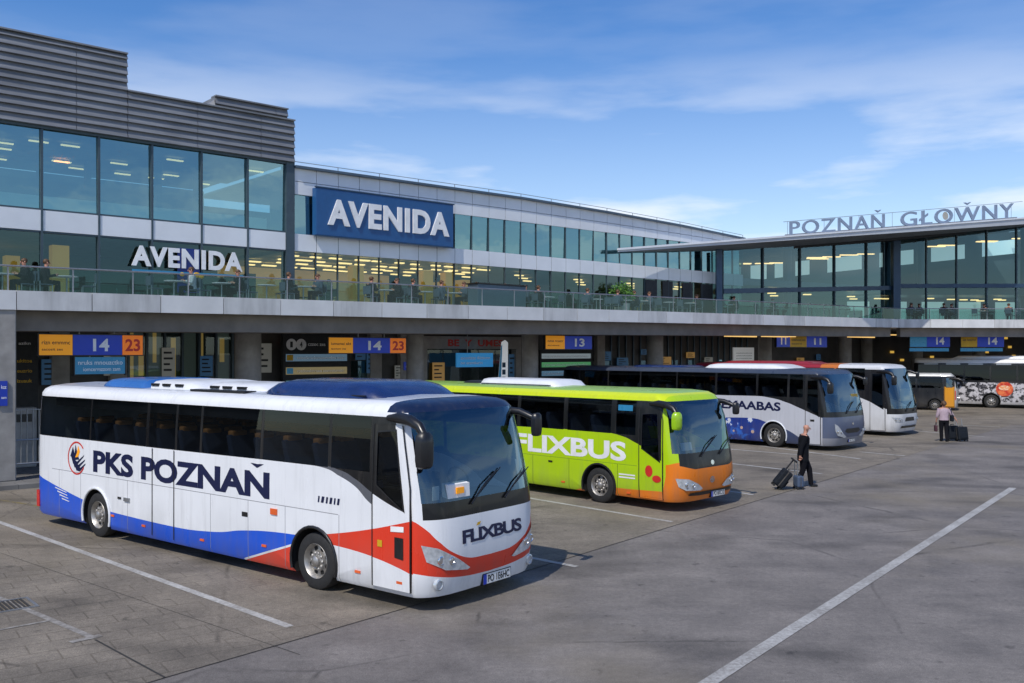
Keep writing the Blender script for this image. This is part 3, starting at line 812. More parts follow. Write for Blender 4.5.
m=MB(); m.box(5.0,6.7,-1.0,-.75,3.06,3.10); m.build('roof_rail',M['black'],b1)
pp=MB(); x=C1.L+.12; pp.hexa([(x,-.9,1.66),(x+.12,-.9,1.64),(x+.15,-.45,1.64),(x+.03,-.45,1.66),(x-.01,-.9,1.86),(x+.11,-.9,1.84),(x+.14,-.45,1.84),(x+.02,-.45,1.86)]); pp.build('windscreen_card',M['paper'],b1)
m=MB(); m.poly([(x+.155,-.75,1.70),(x+.16,-.6,1.70),(x+.155,-.6,1.8),(x+.15,-.75,1.8)]); 
m=MB(); m.box(x-.05,x-.03,-1.06,-.93,1.62,1.82); m.build('windscreen_card',M['paper'],b1)
m=MB(); m.box(x+.118,x+.152,-.74,-.58,1.70,1.79); m.build('card_emblem',M['orange_sign'],b1)

# ---- coach 2: lime green
def lv2(t,X,Y,Z,c):
    green=(.42,.63,.005); orange=(.80,.20,.008); aY=t.m('ABSOLUTE',Y)
    front=t.gt(X,10.44); side=t.lt(X,10.44)
    c=t.mix(0,green,green)
    lo=t.cv(X,[(7.4,.20),(7.9,.33),(8.4,.44),(9.2,.45),(10.5,.50)])
    c=t.mix(t.both(side,t.gt(X,7.4),t.lt(Z,lo)),c,orange)
    fh=t.cv(aY,[(0,1.2),(1.0,1.2),(1.3,1.13)])
    c=t.mix(t.both(front,t.lt(Z,fh)),c,orange)
    c=t.mix(t.both(t.gt(X,10.36),side,t.lt(Z,t.m('ADD',.45,t.m('MULTIPLY',t.m('SUBTRACT',X,10.36),5.0)))),c,orange)
    zb=t.cv(X,[(-.2,1.72),(5.6,1.77),(8.3,1.80),(8.7,1.79),(9.1,1.74),(9.5,1.62),(9.9,1.46),(10.45,1.15),(11.0,.9)])
    c=t.mix(t.both(side,t.lt(Z,2.62),t.gt(Z,zb),t.gt(X,.03),t.lt(X,10.33)),c,(.01,.011,.011))
    c=t.mix(t.both(front,t.gt(Z,1.02),t.lt(Z,2.62),t.lt(aY,1.12),t.gt(Z,t.cv(aY,[(0,.93),(.6,1.0),(1.3,1.16)]))),c,(.008,.009,.01))
    c=t.mix(t.both(t.gt(Z,2.63),t.lt(X,10.3)),c,(.60,.70,.012)); c=t.mix(t.gt(Z,2.80),c,(.30,.50,.08))  # cantrail highlight painted as a yellower band
    for x in (1.3,3.2,4.6,6.1,7.4,9.0):
        c=t.mix(t.both(t.lt(t.m('ABSOLUTE',t.m('SUBTRACT',X,x)),.008),t.lt(Z,1.04)),c,(.10,.17,.015))
    for z in (1.04,):
        c=t.mix(t.both(t.lt(t.m('ABSOLUTE',t.m('SUBTRACT',Z,z)),.006),t.lt(X,9.6)),c,(.17,.3,.02))
    return c
L2=10.5; W2=2.6; NC2=(3.66,21.9)
b2=bus_root('coach',NC2,(.705,-.71),L2,W2,'lime green coach with orange nose and white FLIXBUS lettering on its side','coach')
P2=[(.05,.25),(.005,.33),(0,.6),(0,.95),(0,1.2),(0,1.4),(.004,1.78),(.02,2.2),(.045,2.45),(.055,2.56),(.07,2.62),(.11,2.72),(.22,2.80),(.5,2.85),(1.25,2.88)]
X2=[(.2,-.04),(.5,0),(1.2,0),(1.4,-.02),(2.2,-.12),(2.56,-.22),(2.72,-.32),(2.80,-.44),(2.88,-.9)]
B2=[(.2,.30),(.5,.38),(.95,.40),(1.2,.36),(2.2,.27),(2.62,.20),(2.88,.14)]
wr2=[(.12,1.9),(2.0,3.7),(3.8,5.5),(5.62,7.2),(7.34,8.78),(8.95,9.55)]; wl2=[(.12,1.9),(2.0,3.7),(3.8,5.5),(5.62,7.2),(7.34,8.78),(8.95,10.2)]
d2=(9.66,10.38,.29,2.45)
lvb=livery('coach livery lime orange',(.3,.58,.01),lv2)
C2=Coach(L2,W2,P2,X2,B2,xcols(L2,(wr2,wl2),d2),{'z':(1.78,2.62),'x':(wr2,wl2)},(1.4,2.62,.956),d2,(2.3,8.4),.45)
C2.archmat=M['arch']
C2.hull(lvb,M['bus_glass'],M['screen'],b2)
for wx in C2.wheels:
    for sg in (-1,1): C2.wheel(b2,wx,sg)
C2.make_door(lvb,b2,[(9.74,1.47),(10.3,1.17),(10.22,2.36),(9.74,2.32)],M['bus_glass'])
C2.interior(b2,1.05,10,1.2,.78,2.68,'seat')
C2.side_text('FLIXBUS',5.42,3.85,1.12,.47,M['white_text'],b2,bold=.034,space=1.0)
for (x,z) in ((1.6,.42),(3.9,.40),(5.6,.40),(7.2,.42),(9.35,.36)): C2.side_poly([(x-.06,z-.02),(x+.06,z-.02),(x+.06,z+.02),(x-.06,z+.02)],M['orange_lens'],b2,'marker_lamp',.008,.015)
for x in (3.9,5.35,6.75): C2.side_poly([(x-.07,.9),(x+.07,.9),(x+.07,.94),(x-.07,.94)],M['black'],b2,'hatch_handle',.01,.015)
C2.headlights([(-1.2,.82),(-.95,.80),(-.6,.66),(-.42,.54),(-.5,.5),(-1.0,.53),(-1.15,.62)],b2)
C2.plate(.0,.62,.27,.44,'PO 6KC12',b2)
C2.wipers(b2,1.3); C2.mirrors(b2,pm('lime mirror shell',(.33,.58,.01),.3,coat=.4),zt=2.60,drop=.40)
for (yy,r,zc,mt) in ((-.02,.10,.72,'chrome'),(.02,.07,1.13,'chrome')):
    o_=ell(yy,zc,r,r*.8,20); i_=ell(yy,zc,r*.72,r*.5,20)
    vs=o_+i_; n=len(o_); C2.front_mesh(vs,[(k,(k+1)%n,n+(k+1)%n,n+k) for k in range(n)]+[(0+n,5+n,10+n,15+n)],M[mt],b2,'badge',.012,False)
C2.front_mesh([(-.9,.40),(-.5,.37),(.9,.37),(1.0,.40),(.95,.46),(-.85,.46)],[(0,1,2,3,4,5)],M['black'],b2,'grille',.003)
for (x,z,a,b) in ((9.97,.95,.11,.14),(10.2,.78,.13,.085)):
    m=MB(); m.poly([(q[0],C2.sy(q[1],.02),q[1]) for q in ell(x,z,a,b,20)]); m.build('door_sticker',M['red_paint'],b2)
for zz in (.78,.71): C2.side_poly([(9.05,zz),(9.55,zz),(9.55,zz+.035),(9.05,zz+.035)],M['white_text'],b2,'small_lettering')
C2.side_poly([(9.0,2.36),(9.45,2.36),(9.45,2.5),(9.0,2.5)],M['teal_sign'],b2,'route_display',.006)
x=C2.L+.16; m=MB(); m.hexa([(x,-.95,1.46),(x+.05,-.95,1.46),(x+.08,-.62,1.46),(x+.03,-.62,1.46),(x-.04,-.95,1.64),(x+.01,-.95,1.64),(x+.04,-.62,1.64),(x-.01,-.62,1.64)]); m.build('windscreen_card',M['paper'],b2)
ru=dome('roof_unit',3.2,6.4,.7,2.85,.2,M['white_paint'],b2,(.25,.35))
m=MB(); m.box(3.4,6.2,-.72,-.70,2.88,2.9); m.build('unit_seam',M['black'],ru)
dome('roof_hatch',2.2,3.1,.4,2.86,.08,M['black'],b2,(.2,.2))

# ---- coach 3: silver with dark window band
def lv3(t,X,Y,Z,c):
    aY=t.m('ABSOLUTE',Y); front=t.gt(X,12.44); side=t.lt(X,12.44)
    silver=(.50,.51,.55); slate=(.085,.11,.18)
    c=t.mix(0,silver,silver)
    up=t.cv(X,[(-.2,1.0),(8,1.08),(9.2,1.12),(10.0,1.0),(10.9,.75),(11.6,.4),(12,.2)])
    v=t.new('ShaderNodeTexVoronoi'); v.inputs['Scale'].default_value=2.4; t.l.new(t.obj(),v.inputs['Vector'])
    nn=t.noise(3.2,4)
    pic=t.mix(t.mr(nn,.55,.62,0,1),(.012,.035,.22),(.02,.12,.5))
    pic=t.mix(t.both(t.gt(nn,.61),t.gt(Z,.75)),pic,(.6,.62,.68)); pic=t.mix(t.lt(v.outputs['Distance'],.17),pic,(.55,.38,.3))
    c=t.mix(t.both(side,t.lt(Z,up),t.lt(X,10.0)),c,pic)
    c=t.mix(t.both(side,t.lt(Z,up),t.gt(X,10.0),t.lt(X,11.7)),c,(.03,.05,.12))
    zb=t.cv(X,[(-.2,1.95),(8,2.0),(9.6,2.02),(10.2,1.97),(10.9,1.82),(11.4,1.65),(12.5,1.25)])
    c=t.mix(t.both(side,t.lt(Z,2.94),t.gt(Z,zb)),c,(.010,.011,.013))
    c=t.mix(t.both(front,t.lt(Z,1.32)),c,slate)
    c=t.mix(t.both(front,t.gt(Z,1.3),t.lt(Z,2.94)),c,(.008,.009,.01))
    c=t.mix(t.both(front,t.lt(Z,.5)),c,(.26,.27,.31))
    c=t.mix(t.gt(Z,2.935),c,(.045,.06,.095))
    return c
L3=12.5; W3=2.95; NC3=(11.9,35.5)
b3=bus_root('coach',NC3,(.69,-.72),L3,W3,'silver coach with dark windows and blue picture panel behind the walking man','coach')
P3_=[(.05,.2),(.005,.28),(0,.6),(0,.95),(0,1.25),(0,1.5),(.004,1.78),(.01,2.03),(.03,2.5),(.055,2.85),(.065,2.93),(.085,3.0),(.15,3.07),(.3,3.11),(.6,3.13),(1.275,3.15)]
X3=[(.2,-.04),(.5,0),(1.25,0),(1.5,-.02),(2.2,-.12),(2.93,-.28),(3.07,-.42),(3.15,-.9)]
B3=[(.2,.34),(.5,.42),(.95,.44),(1.25,.42),(2.2,.30),(2.93,.18),(3.15,.12)]
wr3=[(-1.05,-.1),(0,1.7),(1.78,3.6),(3.68,5.6),(5.68,7.6),(7.70,9.55),(9.65,10.95),(11.05,11.62)]
d3=(11.73,12.38,.26,2.85)
lvc=livery('coach livery silver',(.5,.5,.55),lv3)
C3=Coach(L3,W3,P3_,X3,B3,xcols(L3,(wr3,wr3),d3,(),-1.2),{'z':(2.03,2.93),'x':(wr3,wr3)},(1.5,2.93,.956),d3,(2.8,10.36),.48,.08,-1.2)
C3.archmat=M['panel']
C3.hull(lvc,M['bus_glass'],M['screen'],b3)
for wx in C3.wheels:
    for sg in (-1,1): C3.wheel(b3,wx,sg)
C3.make_door(lvc,b3,[(11.8,1.62),(12.32,1.3),(12.26,2.75),(11.8,2.72)],M['bus_glass'])
C3.interior(b3,1.25,12,1.2,.8,2.97,'seat')
C3.side_text('LEXAABAS',7.62,3.05,1.46,.34,M['navy_text'],b3,bold=.034)
C3.headlights([(-1.22,1.05),(-1.1,.98),(-.75,.66),(-.5,.52),(-.7,.5),(-1.1,.6),(-1.2,.78)],b3)
C3.plate(-.28,.28,.3,.42,'PO 71L9',b3)
C3.wipers(b3,1.42); C3.mirrors(b3,M['black'],zt=2.86,drop=.42)
C3.front_mesh([(-.62,.74),(-.4,.66),(.4,.66),(.62,.74),(.5,.84),(-.5,.84)],[(0,1,2,3,4,5)],M['black'],b3,'grille',.008)
o_=ell(0,1.02,.07,.05,16); C3.front_mesh(o_,[tuple(range(len(o_)))],M['chrome'],b3,'badge',.012,False)
C3.side_poly([(11.95,1.12),(12.12,1.12),(12.12,1.2),(11.95,1.2)],M['black'],b3,'door_handle',.02)
x=C3.L+.2; m=MB(); m.box(x-.05,x+.02,.35,.85,1.6,2.15); m.build('windscreen_card',M['curtain'],b3)
dome('roof_unit',6.6,10.6,.95,3.12,.2,M['white_paint'],b3,(.5,.8))
dome('roof_unit',2.6,5.6,.9,3.12,.1,M['navy'],b3,(.3,.3))

# ---- coach 4: white front, maroon roof
def lv4(t,X,Y,Z,c):
    aY=t.m('ABSOLUTE',Y); front=t.gt(X,10.44); side=t.lt(X,10.44)
    white=(.66,.67,.68)
    c=t.mix(0,white,white)
    zb=t.cv(X,[(-.2,1.95),(7.6,2.0),(8.4,1.95),(9.2,1.7),(10.5,1.2)])
    c=t.mix(t.both(side,t.lt(Z,3.0),t.gt(Z,zb)),c,(.011,.011,.013))
    c=t.mix(t.both(front,t.gt(Z,1.0),t.lt(Z,3.0)),c,(.009,.009,.01))
    c=t.mix(t.both(t.gt(Z,2.99),t.lt(X,8.0)),c,(.30,.02,.035))
    c=t.mix(t.both(t.gt(Z,2.99),t.gt(X,7.2),t.lt(X,8.1)),c,(.55,.16,.03))
    c=t.mix(t.both(t.lt(Z,.6),t.lt(X,7.5)),c,(.3,.02,.03))
    return c
L4=10.5; NC4=(16.9,41.8)
b4=bus_root('coach',NC4,(.69,-.72),L4,2.55,'white coach with black front mask and maroon rear roof beyond the silver coach','coach')
P4=[(a,b+.12 if b>2.7 else b) for a,b in P3_]; X4=[(a+.12 if a>2.7 else a,b) for a,b in X3]; B4=[(a+.12 if a>2.7 else a,b) for a,b in B3]
wr4=[(.12,1.9),(2.0,3.9),(4.0,5.9),(6.0,7.9),(8.0,9.4)]
d4=(9.66,10.38,.26,2.97)
C4=Coach(L4,2.55,P4,X4,B4,xcols(L4,(wr4,wr4),d4),{'z':(2.03,3.05),'x':(wr4,wr4)},(1.25,3.05,.956),d4,(2.5,8.2),.48)
C4.archmat=M['arch']
lvd=livery('coach livery white maroon',(.6,.6,.6),lv4)
C4.hull(lvd,M['bus_glass'],M['screen'],b4)
for wx in C4.wheels:
    for sg in (-1,1): C4.wheel(b4,wx,sg)
C4.make_door(lvd,b4,[(9.74,1.5),(10.3,1.2),(10.24,2.86),(9.74,2.84)],M['bus_glass'])
C4.interior(b4,1.25,9,1.2,.8,3.1,'seat')
C4.headlights([(-1.2,.86),(-.95,.84),(-.7,.74),(-.72,.66),(-1.1,.64)],b4)
C4.front_mesh([(-.5,.66),(.5,.66),(.42,.84),(-.42,.84)],[(0,1,2,3)],M['black'],b4,'grille',.006)
C4.front_mesh([(-.8,.36),(.8,.36),(.75,.46),(-.75,.46)],[(0,1,2,3)],M['black'],b4,'bumper_slot',.006)
C4.wipers(b4,1.1); C4.mirrors(b4,M['black'],zt=2.95,drop=.42)
dome('roof_unit',1.5,6.6,.95,3.24,.12,[pm('maroon roof unit',(.28,.02,.035),.4,coat=.4)],b4,(.5,.6))
x=C4.L+.2; m=MB(); m.box(x-.3,x-.1,.2,.75,1.55,2.1); m.build('windscreen_card',M['curtain'],b4)

# ---- minibus
def lv5(t,X,Y,Z,c):
    c=t.mix(0,(.012,.014,.018),(.012,.014,.018))
    c=t.mix(t.gt(Z,2.22),c,(.55,.56,.56))
    c=t.mix(t.both(t.gt(X,5.0),t.lt(X,5.62),t.lt(Z,1.55)),c,(.72,.30,.015))
    c=t.mix(t.both(t.gt(X,5.62)),c,(.42,.40,.38))
    return c
P5=[(.05,.2),(.005,.28),(0,.6),(0,1.0),(0,1.3),(0,1.45),(.02,1.9),(.05,2.15),(.07,2.24),(.12,2.32),(.25,2.38),(.5,2.41),(1.0,2.42)]
X5=[(.2,-.04),(.5,0),(1.3,0),(2.15,-.12),(2.42,-.4)]; B5=[(.2,.12),(1.3,.14),(2.42,.08)]
L5=5.7
b5=bus_root('minibus',(28.65,60.0),(.90,-.44),L5,2.0,'small black minibus with orange door panel beside the white coach','minibus')
wr5=[(.15,1.5),(1.6,2.3),(2.4,3.3),(3.4,4.9)]
d5=(5.02,5.6,.28,2.24)
C5=Coach(L5,2.0,P5,X5,B5,xcols(L5,(wr5,wr5),d5),{'z':(1.45,2.15),'x':(wr5,wr5)},(1.45,2.15,.956),d5,(1.0,4.45),.36)
C5.archmat=M['arch']; lve=livery('minibus paint',(.02,.02,.02),lv5)
C5.hull(lve,M['bus_glass'],M['screen'],b5)
for wx in C5.wheels:
    for sg in (-1,1): C5.wheel(b5,wx,sg)
C5.make_door(lve,b5,[(5.1,1.5),(5.5,1.5),(5.5,2.14),(5.1,2.14)],M['screen'])
C5.headlights([(-.9,.9),(-.6,.9),(-.55,.75),(-.85,.72)],b5)
m=MB(); m.box(5.64,5.69,-1.0,-.9,.7,1.3); m.build('side_lamp',M['red_lens'],b5)
C5.interior(b5,.7,4,1.0,.9,2.3,'seat')
C5.mirrors(b5,M['black'],zt=2.1,drop=.3)

# ---- city bus at right
def lv6(t,X,Y,Z,c):
    v=t.new('ShaderNodeTexVoronoi'); v.inputs['Scale'].default_value=2.6; t.l.new(t.obj(),v.inputs['Vector'])
    nn=t.noise(2.4,7,None,.72)
    pic=t.mix(t.mr(nn,.47,.52,0,1),(.025,.025,.03),(.58,.56,.58)); pic=t.mix(t.mr(v.outputs['Distance'],.0,.35,.7,0),pic,(.2,.19,.21))
    c=t.mix(0,pic,pic)
    c=t.mix(t.gt(Z,1.72),c,(.011,.011,.013)); c=t.mix(t.gt(Z,3.04),c,(.72,.72,.72))
    c=t.mix(t.lt(Z,.42),c,(.5,.49,.49))
    c=t.mix(t.gt(X,8.0),c,(.02,.02,.022)); c=t.mix(t.gt(Z,3.04),c,(.72,.72,.72))
    return c
P6=[(.05,.25),(.005,.33),(0,.6),(0,1.0),(0,1.4),(0,1.85),(.02,2.5),(.04,2.9),(.05,3.04),(.07,3.12),(.14,3.24),(.3,3.32),(.6,3.36),(1.275,3.38)]
X6=[(.2,0),(1.4,0),(3.0,-.1),(3.38,-.5)]; B6=[(.2,.25),(3.38,.1)]
L6=12.0; f6=(.86,-.51)
RC6=(28.3,65.6)
b6=bus_root('city_bus',(RC6[0]+f6[0]*L6,RC6[1]+f6[1]*L6),f6,L6,2.55,'white roofed city bus with grey picture wrap and red lantern motif at far right','bus')
wr6=[(.3,1.6),(1.7,3.2),(3.3,4.8),(4.9,6.4),(6.5,7.9),(9.4,11.0)]; d6=(8.1,9.3,.33,2.9)
C6=Coach(L6,2.55,P6,X6,B6,xcols(L6,(wr6,wr6),d6),{'z':(1.85,2.9),'x':(wr6,wr6)},(1.4,2.9,.956),d6,(4.9,10.4),.46,.25)
C6.archmat=M['arch']; lvf=livery('city bus wrap',(.4,.4,.4),lv6)
C6.hull(lvf,M['far_glass'],M['screen'],b6)
for wx in C6.wheels:
    for sg in (-1,1): C6.wheel(b6,wx,sg)
C6.make_door(lvf,b6,[(8.2,.7),(9.2,.7),(9.2,2.8),(8.2,2.8)],M['bus_glass'])
C6.interior(b6,.7,8,1.2,.85,3.1,'seat')
em=empty('motif'); em.parent=b6
m=MB(); m.poly([(x,C6.sy(z,.006),z) for x,z in ell(5.7,1.3,.52,.5,26)]); 
t=NT('lantern print'); c_=t.mix(t.mr(t.noise(5,4),.4,.6,0,1),(.55,.03,.015),(.8,.2,.06)); M['lantern']=t.done(c_,.4)
t=NT('lantern glow print'); c_=t.mix(t.mr(t.noise(9,4),.42,.58,0,1),(.85,.6,.4),(.85,.25,.05)); M['lantern2']=t.done(c_,.4)
m.build('motif_body',M['lantern'],em)
m=MB(); m.box(5.45,5.95,C6.sy(1.8,.012),C6.sy(1.8,-.01),1.78,1.84); m.box(5.5,5.9,C6.sy(.8,.012),C6.sy(.8,-.01),.76,.82); m.build('motif_band',M['black'],em)
m=MB(); m.poly([(x,C6.sy(z,.009),z) for x,z in ell(5.68,1.38,.33,.17,20)]); m.build('motif_highlight',M['lantern2'],em)
m=MB(); m.box(0.12,.16,-1.18,-1.05,.9,1.9); m.build('tail_light',M['red_lens'],b6)
dome('roof_unit',2.4,8.0,.9,3.35,.2,M['white_paint'],b6,(.5,.5))
for k,x in enumerate((.7,2.1,3.5,5.2)): C6.side_poly([(x,2.93),(x+.9,2.93),(x+.9,3.02),(x,3.02)],M['steel'],b6,'window_strip',.006)
#SPLIT
# ------------------------------------------------------------------ station front (local axes: X along the front, Y into the building)
def tX(px,Y):
    """distance along the front where bearing px meets the line set back by Y"""
    ox=P0[0]-UY*Y; oy=P0[1]+UX*Y; r=(px-512)/F
    return (r*oy-ox)/(UX-r*UY)
def dep(t,Y): return P0[1]+UX*Y+UY*t
def zY(py,t,Y): return CH-(py-YH)*dep(t,Y)/F
def zs(t): return 5.55+.0075*t
TK=52.6          # where the front turns
def W(t,Y,z=0): return (P0[0]+UX*t-UY*Y,P0[1]+UY*t+UX*Y,z)
FRONT=(P0[0],P0[1],0)
def sheet(m,t0,t1,Y,z0,z1,mi=0): m.poly([(t0,Y,z0),(t1,Y,z0),(t1,Y,z1),(t0,Y,z1)],mi)

# second direction after the turn
V2=Vector((.995,.09)).normalized()
K0=Vector(W(TK,0)[:2])
def L2w(t,Y):  # world -> front local for the turned part
    n=Vector((-V2.y,V2.x)); p=K0+V2*t+n*Y
    d=p-Vector(P0); return (d.x*UX+d.y*UY, -d.x*UY+d.y*UX)

# platform pavement and kerb
m=MB()
def plat(pts,z0,z1):
    n=len(pts); vs=[(*W(*p),)[:2]+(z0,) for p in pts]+[(*W(*p),)[:2]+(z1,) for p in pts]
    fs=[tuple(range(n,2*n))]+[(i,(i+1)%n,n+(i+1)%n,n+i) for i in range(n)]
    m.mesh(vs,fs)
a=L2w(1.2,3.4); b_=L2w(60,3.4); c_=L2w(60,30)
plat([(-30,-.9),(12,-.9),(12,3.4),a,b_,c_,(60,30),(-30,30)],-.05,.13)
t=NT('platform paving'); o=t.obj(); b=t.new('ShaderNodeTexBrick'); mpn=t.new('ShaderNodeMapping'); mpn.inputs['Rotation'].default_value=(0,0,-FA); t.l.new(o,mpn.inputs[0]); t.l.new(mpn.outputs[0],b.inputs['Vector'])
b.inputs['Color1'].default_value=(.17,.165,.155,1); b.inputs['Color2'].default_value=(.14,.135,.13,1); b.inputs['Mortar'].default_value=(.07,.07,.065,1); b.inputs['Scale'].default_value=1; b.inputs['Mortar Size'].default_value=.008; b.inputs['Brick Width'].default_value=.6; b.inputs['Row Height'].default_value=.6
cc=t.mul(b.outputs[0],t.mr(t.noise(.9,5),.3,.7,.75,1.2)); M['platform']=t.done(cc,.8)
tag(m.build('pavement',M['platform']),kind='structure')

# ------------------------------------------------------------------ canopy
can=empty('canopy',FRONT,FA,'long pale concrete canopy deck over the bus bays on round and square columns','canopy')
m=MB()
SE=(-16,TK)
def zz(t): return zs(t)
t0,t1=SE
e0,e1=L2w(0,.12),L2w(45,.12); g0,g1=L2w(0,7),L2w(45,7)
ZK=zs(TK)
m.hexa([(t0,.12,zz(t0)-.5),(TK,.12,zz(TK)-.5),(TK+3,9,zz(TK)-.5),(t0,9,zz(t0)-.5),(t0,.12,zz(t0)-.02),(TK,.12,zz(TK)-.02),(TK+3,9,zz(TK)-.02),(t0,9,zz(t0)-.02)])
m.hexa([(TK,.12,ZK-.5),(*e1,ZK-.5),(*L2w(45,14),ZK-.5),(TK+3,14,ZK-.5),(TK,.12,ZK-.02),(*e1,ZK-.02),(*L2w(45,14),ZK-.02),(TK+3,14,ZK-.02)])
t=NT('deck concrete'); n=t.noise(1.3,5); st=t.noise(2.5,4,None,.6,(1,1,.12)); cc=t.mul((.60,.605,.60),t.mr(n,.25,.75,.86,1.1)); cc=t.mul(cc,t.mr(st,.42,.75,1.0,.68)); M['deck']=t.done(cc,.75)
m.build('deck_slab',M['deck'],can)
first=None; x=t0; i=0; rr=random.Random(3)
M['deck_b']=pm('deck concrete pale',(.66,.665,.66),.7,var=.12,scale=1.1)
while x<TK-.2:
    x2=min(x+2.05,TK)
    p=MB(); g_=.012
    p.hexa([(x+g_,0,zz(x)-.55),(x2-g_,0,zz(x2)-.55),(x2-g_,.12,zz(x2)-.55),(x+g_,.12,zz(x)-.55),(x+g_,0,zz(x)),(x2-g_,0,zz(x2)),(x2-g_,.12,zz(x2)),(x+g_,.12,zz(x))])
    p.build('fascia_panel',M['deck'] if rr.random()<.6 else M['deck_b'],can); x=x2
for k in range(16):
    a,b=L2w(k*2.2+.012,0),L2w(k*2.2+2.188,0); c_,d_=L2w(k*2.2+2.188,.12),L2w(k*2.2+.012,.12)
    p=MB(); p.hexa([(*a,ZK-.55),(*b,ZK-.55),(*c_,ZK-.55),(*d_,ZK-.55),(*a,ZK),(*b,ZK),(*c_,ZK),(*d_,ZK)]); p.build('fascia_panel',M['deck_b'] if k%3 else M['deck'],can)
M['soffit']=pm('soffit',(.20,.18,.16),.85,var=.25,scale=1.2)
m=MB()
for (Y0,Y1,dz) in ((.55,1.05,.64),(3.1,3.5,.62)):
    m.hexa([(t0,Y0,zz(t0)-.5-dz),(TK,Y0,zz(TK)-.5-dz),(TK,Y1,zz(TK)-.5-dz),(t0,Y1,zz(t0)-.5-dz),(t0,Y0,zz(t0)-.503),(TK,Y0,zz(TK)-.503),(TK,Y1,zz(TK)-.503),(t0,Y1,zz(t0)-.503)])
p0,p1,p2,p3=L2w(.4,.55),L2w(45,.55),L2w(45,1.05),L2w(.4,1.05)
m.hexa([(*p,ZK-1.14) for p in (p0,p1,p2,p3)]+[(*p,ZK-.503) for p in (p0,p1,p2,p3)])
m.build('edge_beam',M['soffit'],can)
# columns
def colm(px,Y,wd,rnd=True):
    t=tX(px,Y); m=MB(); zt=zs(t)-.5
    if rnd: m.lathe([(wd/2*1.04,.13),(wd/2*1.04,.4),(wd/2,.42),(wd/2,zt)],(t,Y,0),'z',24)
    else: m.box(t-wd/2,t+wd/2,Y-wd/2,Y+wd/2,.13,zt)
    m.build('column',M['concrete'],can,smooth=40 if rnd else None,bevel=0 if rnd else .03)
colm(4,.3,.52,False)
for px,wd in ((248,.98),(415,.75),(530,.8),(655,.9)): colm(px,3.9,wd)
for tt,wd in ((tX(765,5.2),.85),(tX(845,5.2),.9)):
    m=MB(); m.lathe([(wd/2,.13),(wd/2,zs(tt)-.5)],(tt,5.2,0),'z',24); m.build('column',M['concrete'],can,smooth=40)
for tt in (2.5,6.5,11.5,17):
    q=L2w(tt,9.6); m=MB(); m.lathe([(.42,.13),(.42,ZK-.5)],(*q,0),'z',24); m.build('column',M['concrete'],can,smooth=40)
# strip lamps under the canopy
for px0,px1,Y in ((727,757,1.4),(764,788,1.4),(790,796,1.4),(850,875,1.4)):
    a,b=tX(px0,Y),tX(px1,Y)
    if a>TK-1: continue
    b=min(b,TK-.3)
    m=MB(); z=zs(a)-1.1; m.box(a,b,Y,Y+.2,z-.08,z); m.build('strip_lamp',M['lampw'],can)
for q0 in (1,5,9,14):
    q=L2w(q0,3.2); r_=L2w(q0+2.6,3.2); m=MB(); m.hexa([(*q,ZK-1.0),(*r_,ZK-1.0),(r_[0],r_[1]+.2,ZK-1.0),(q[0],q[1]+.2,ZK-1.0),(*q,ZK-.93),(*r_,ZK-.93),(r_[0],r_[1]+.2,ZK-.93),(q[0],q[1]+.2,ZK-.93)]); m.build('strip_lamp',M['lampw'],can)

# ------------------------------------------------------------------ glass railing on the deck
ral=empty('glass_railing',FRONT,FA,'glass balustrade with thin steel handrail along the edge of the terrace deck','railing')
RH=.72
def rail_pts():
    out=[]; x=-15.5
    while x<TK-.6: out.append((x,.3)); x+=1.75
    for k in range(16): out.append(L2w(.3+2.0*k,.3))
    return out
rp=rail_pts()
for i,(a,b) in enumerate(zip(rp,rp[1:])):
    za,zb=(zs(min(a[0],TK)),zs(min(b[0],TK)))
    m=MB(); d=Vector((b[0]-a[0],b[1]-a[1])).normalized()*.03
    m.poly([(a[0]+d.x,a[1]+d.y,za+.02),(b[0]-d.x,b[1]-d.y,zb+.02),(b[0]-d.x,b[1]-d.y,zb+RH-.04),(a[0]+d.x,a[1]+d.y,za+RH-.04)]); m.build('glass_panel',M['rail_glass'],ral)
    m=MB(); m.box(a[0]-.02,a[0]+.02,a[1]+.01,a[1]+.05,za-.02,za+RH); m.build('post',M['steel'],ral)
m=MB(); m.tube([(p[0],p[1],zs(min(p[0],TK))+RH) for p in rp],.028,6); m.build('handrail',M['steel'],ral)

# ------------------------------------------------------------------ shopping centre: corner block and long wing
sc=empty('shopping_centre',FRONT,FA,'glazed shopping centre block with grey louvred top and long panelled wing behind the terrace','building')
Yg=3.0; TB=10.5; TE=39.5
Z=dict(l0=5.52,l1=7.66,s1=8.31,g1=11.0,c1=12.55,c2=13.78)
mul=[TB-1.74*k for k in range(16)][::-1]
pj=random.Random(77)
def pane(x0,x1,z0,z1,mat,name='glass_pane',Y=None):
    m=MB(); jx,jz=pj.uniform(-.014,.014),pj.uniform(-.016,.016)
    m.poly([(x0,Yg-jx-jz,z0),(x1,Yg+jx-jz,z0),(x1,Yg+jx+jz,z1),(x0,Yg-jx+jz,z1)]); return m.build(name,mat,sc)
for a,b in zip(mul,mul[1:]):
    if b<-9: continue
    pane(a+.03,b-.03,Z['l0'],Z['l1'],M['lower_glass']); pane(a+.03,b-.03,Z['s1'],Z['g1'],M['facade_glass'])
for a in mul[4:-1]:
    m=MB(); m.box(a-.032,a+.032,Yg-.13,Yg+.1,Z['l0'],Z['g1']-.1); m.build('mullion',M['mullion'],sc)
m=MB(); m.box(TB-.2,TB+.14,Yg-.14,Yg+.3,Z['l0'],Z['g1']+.05); m.build('corner_post',M['mullion'],sc)
m=MB()
for a,b in zip(mul[3:],mul[4:]): m.box(a+.02,b-.02-(.2 if b==TB else 0),Yg-.1,Yg+.12,Z['l1'],Z['s1'])
m.build('spandrel',M['panel'],sc)
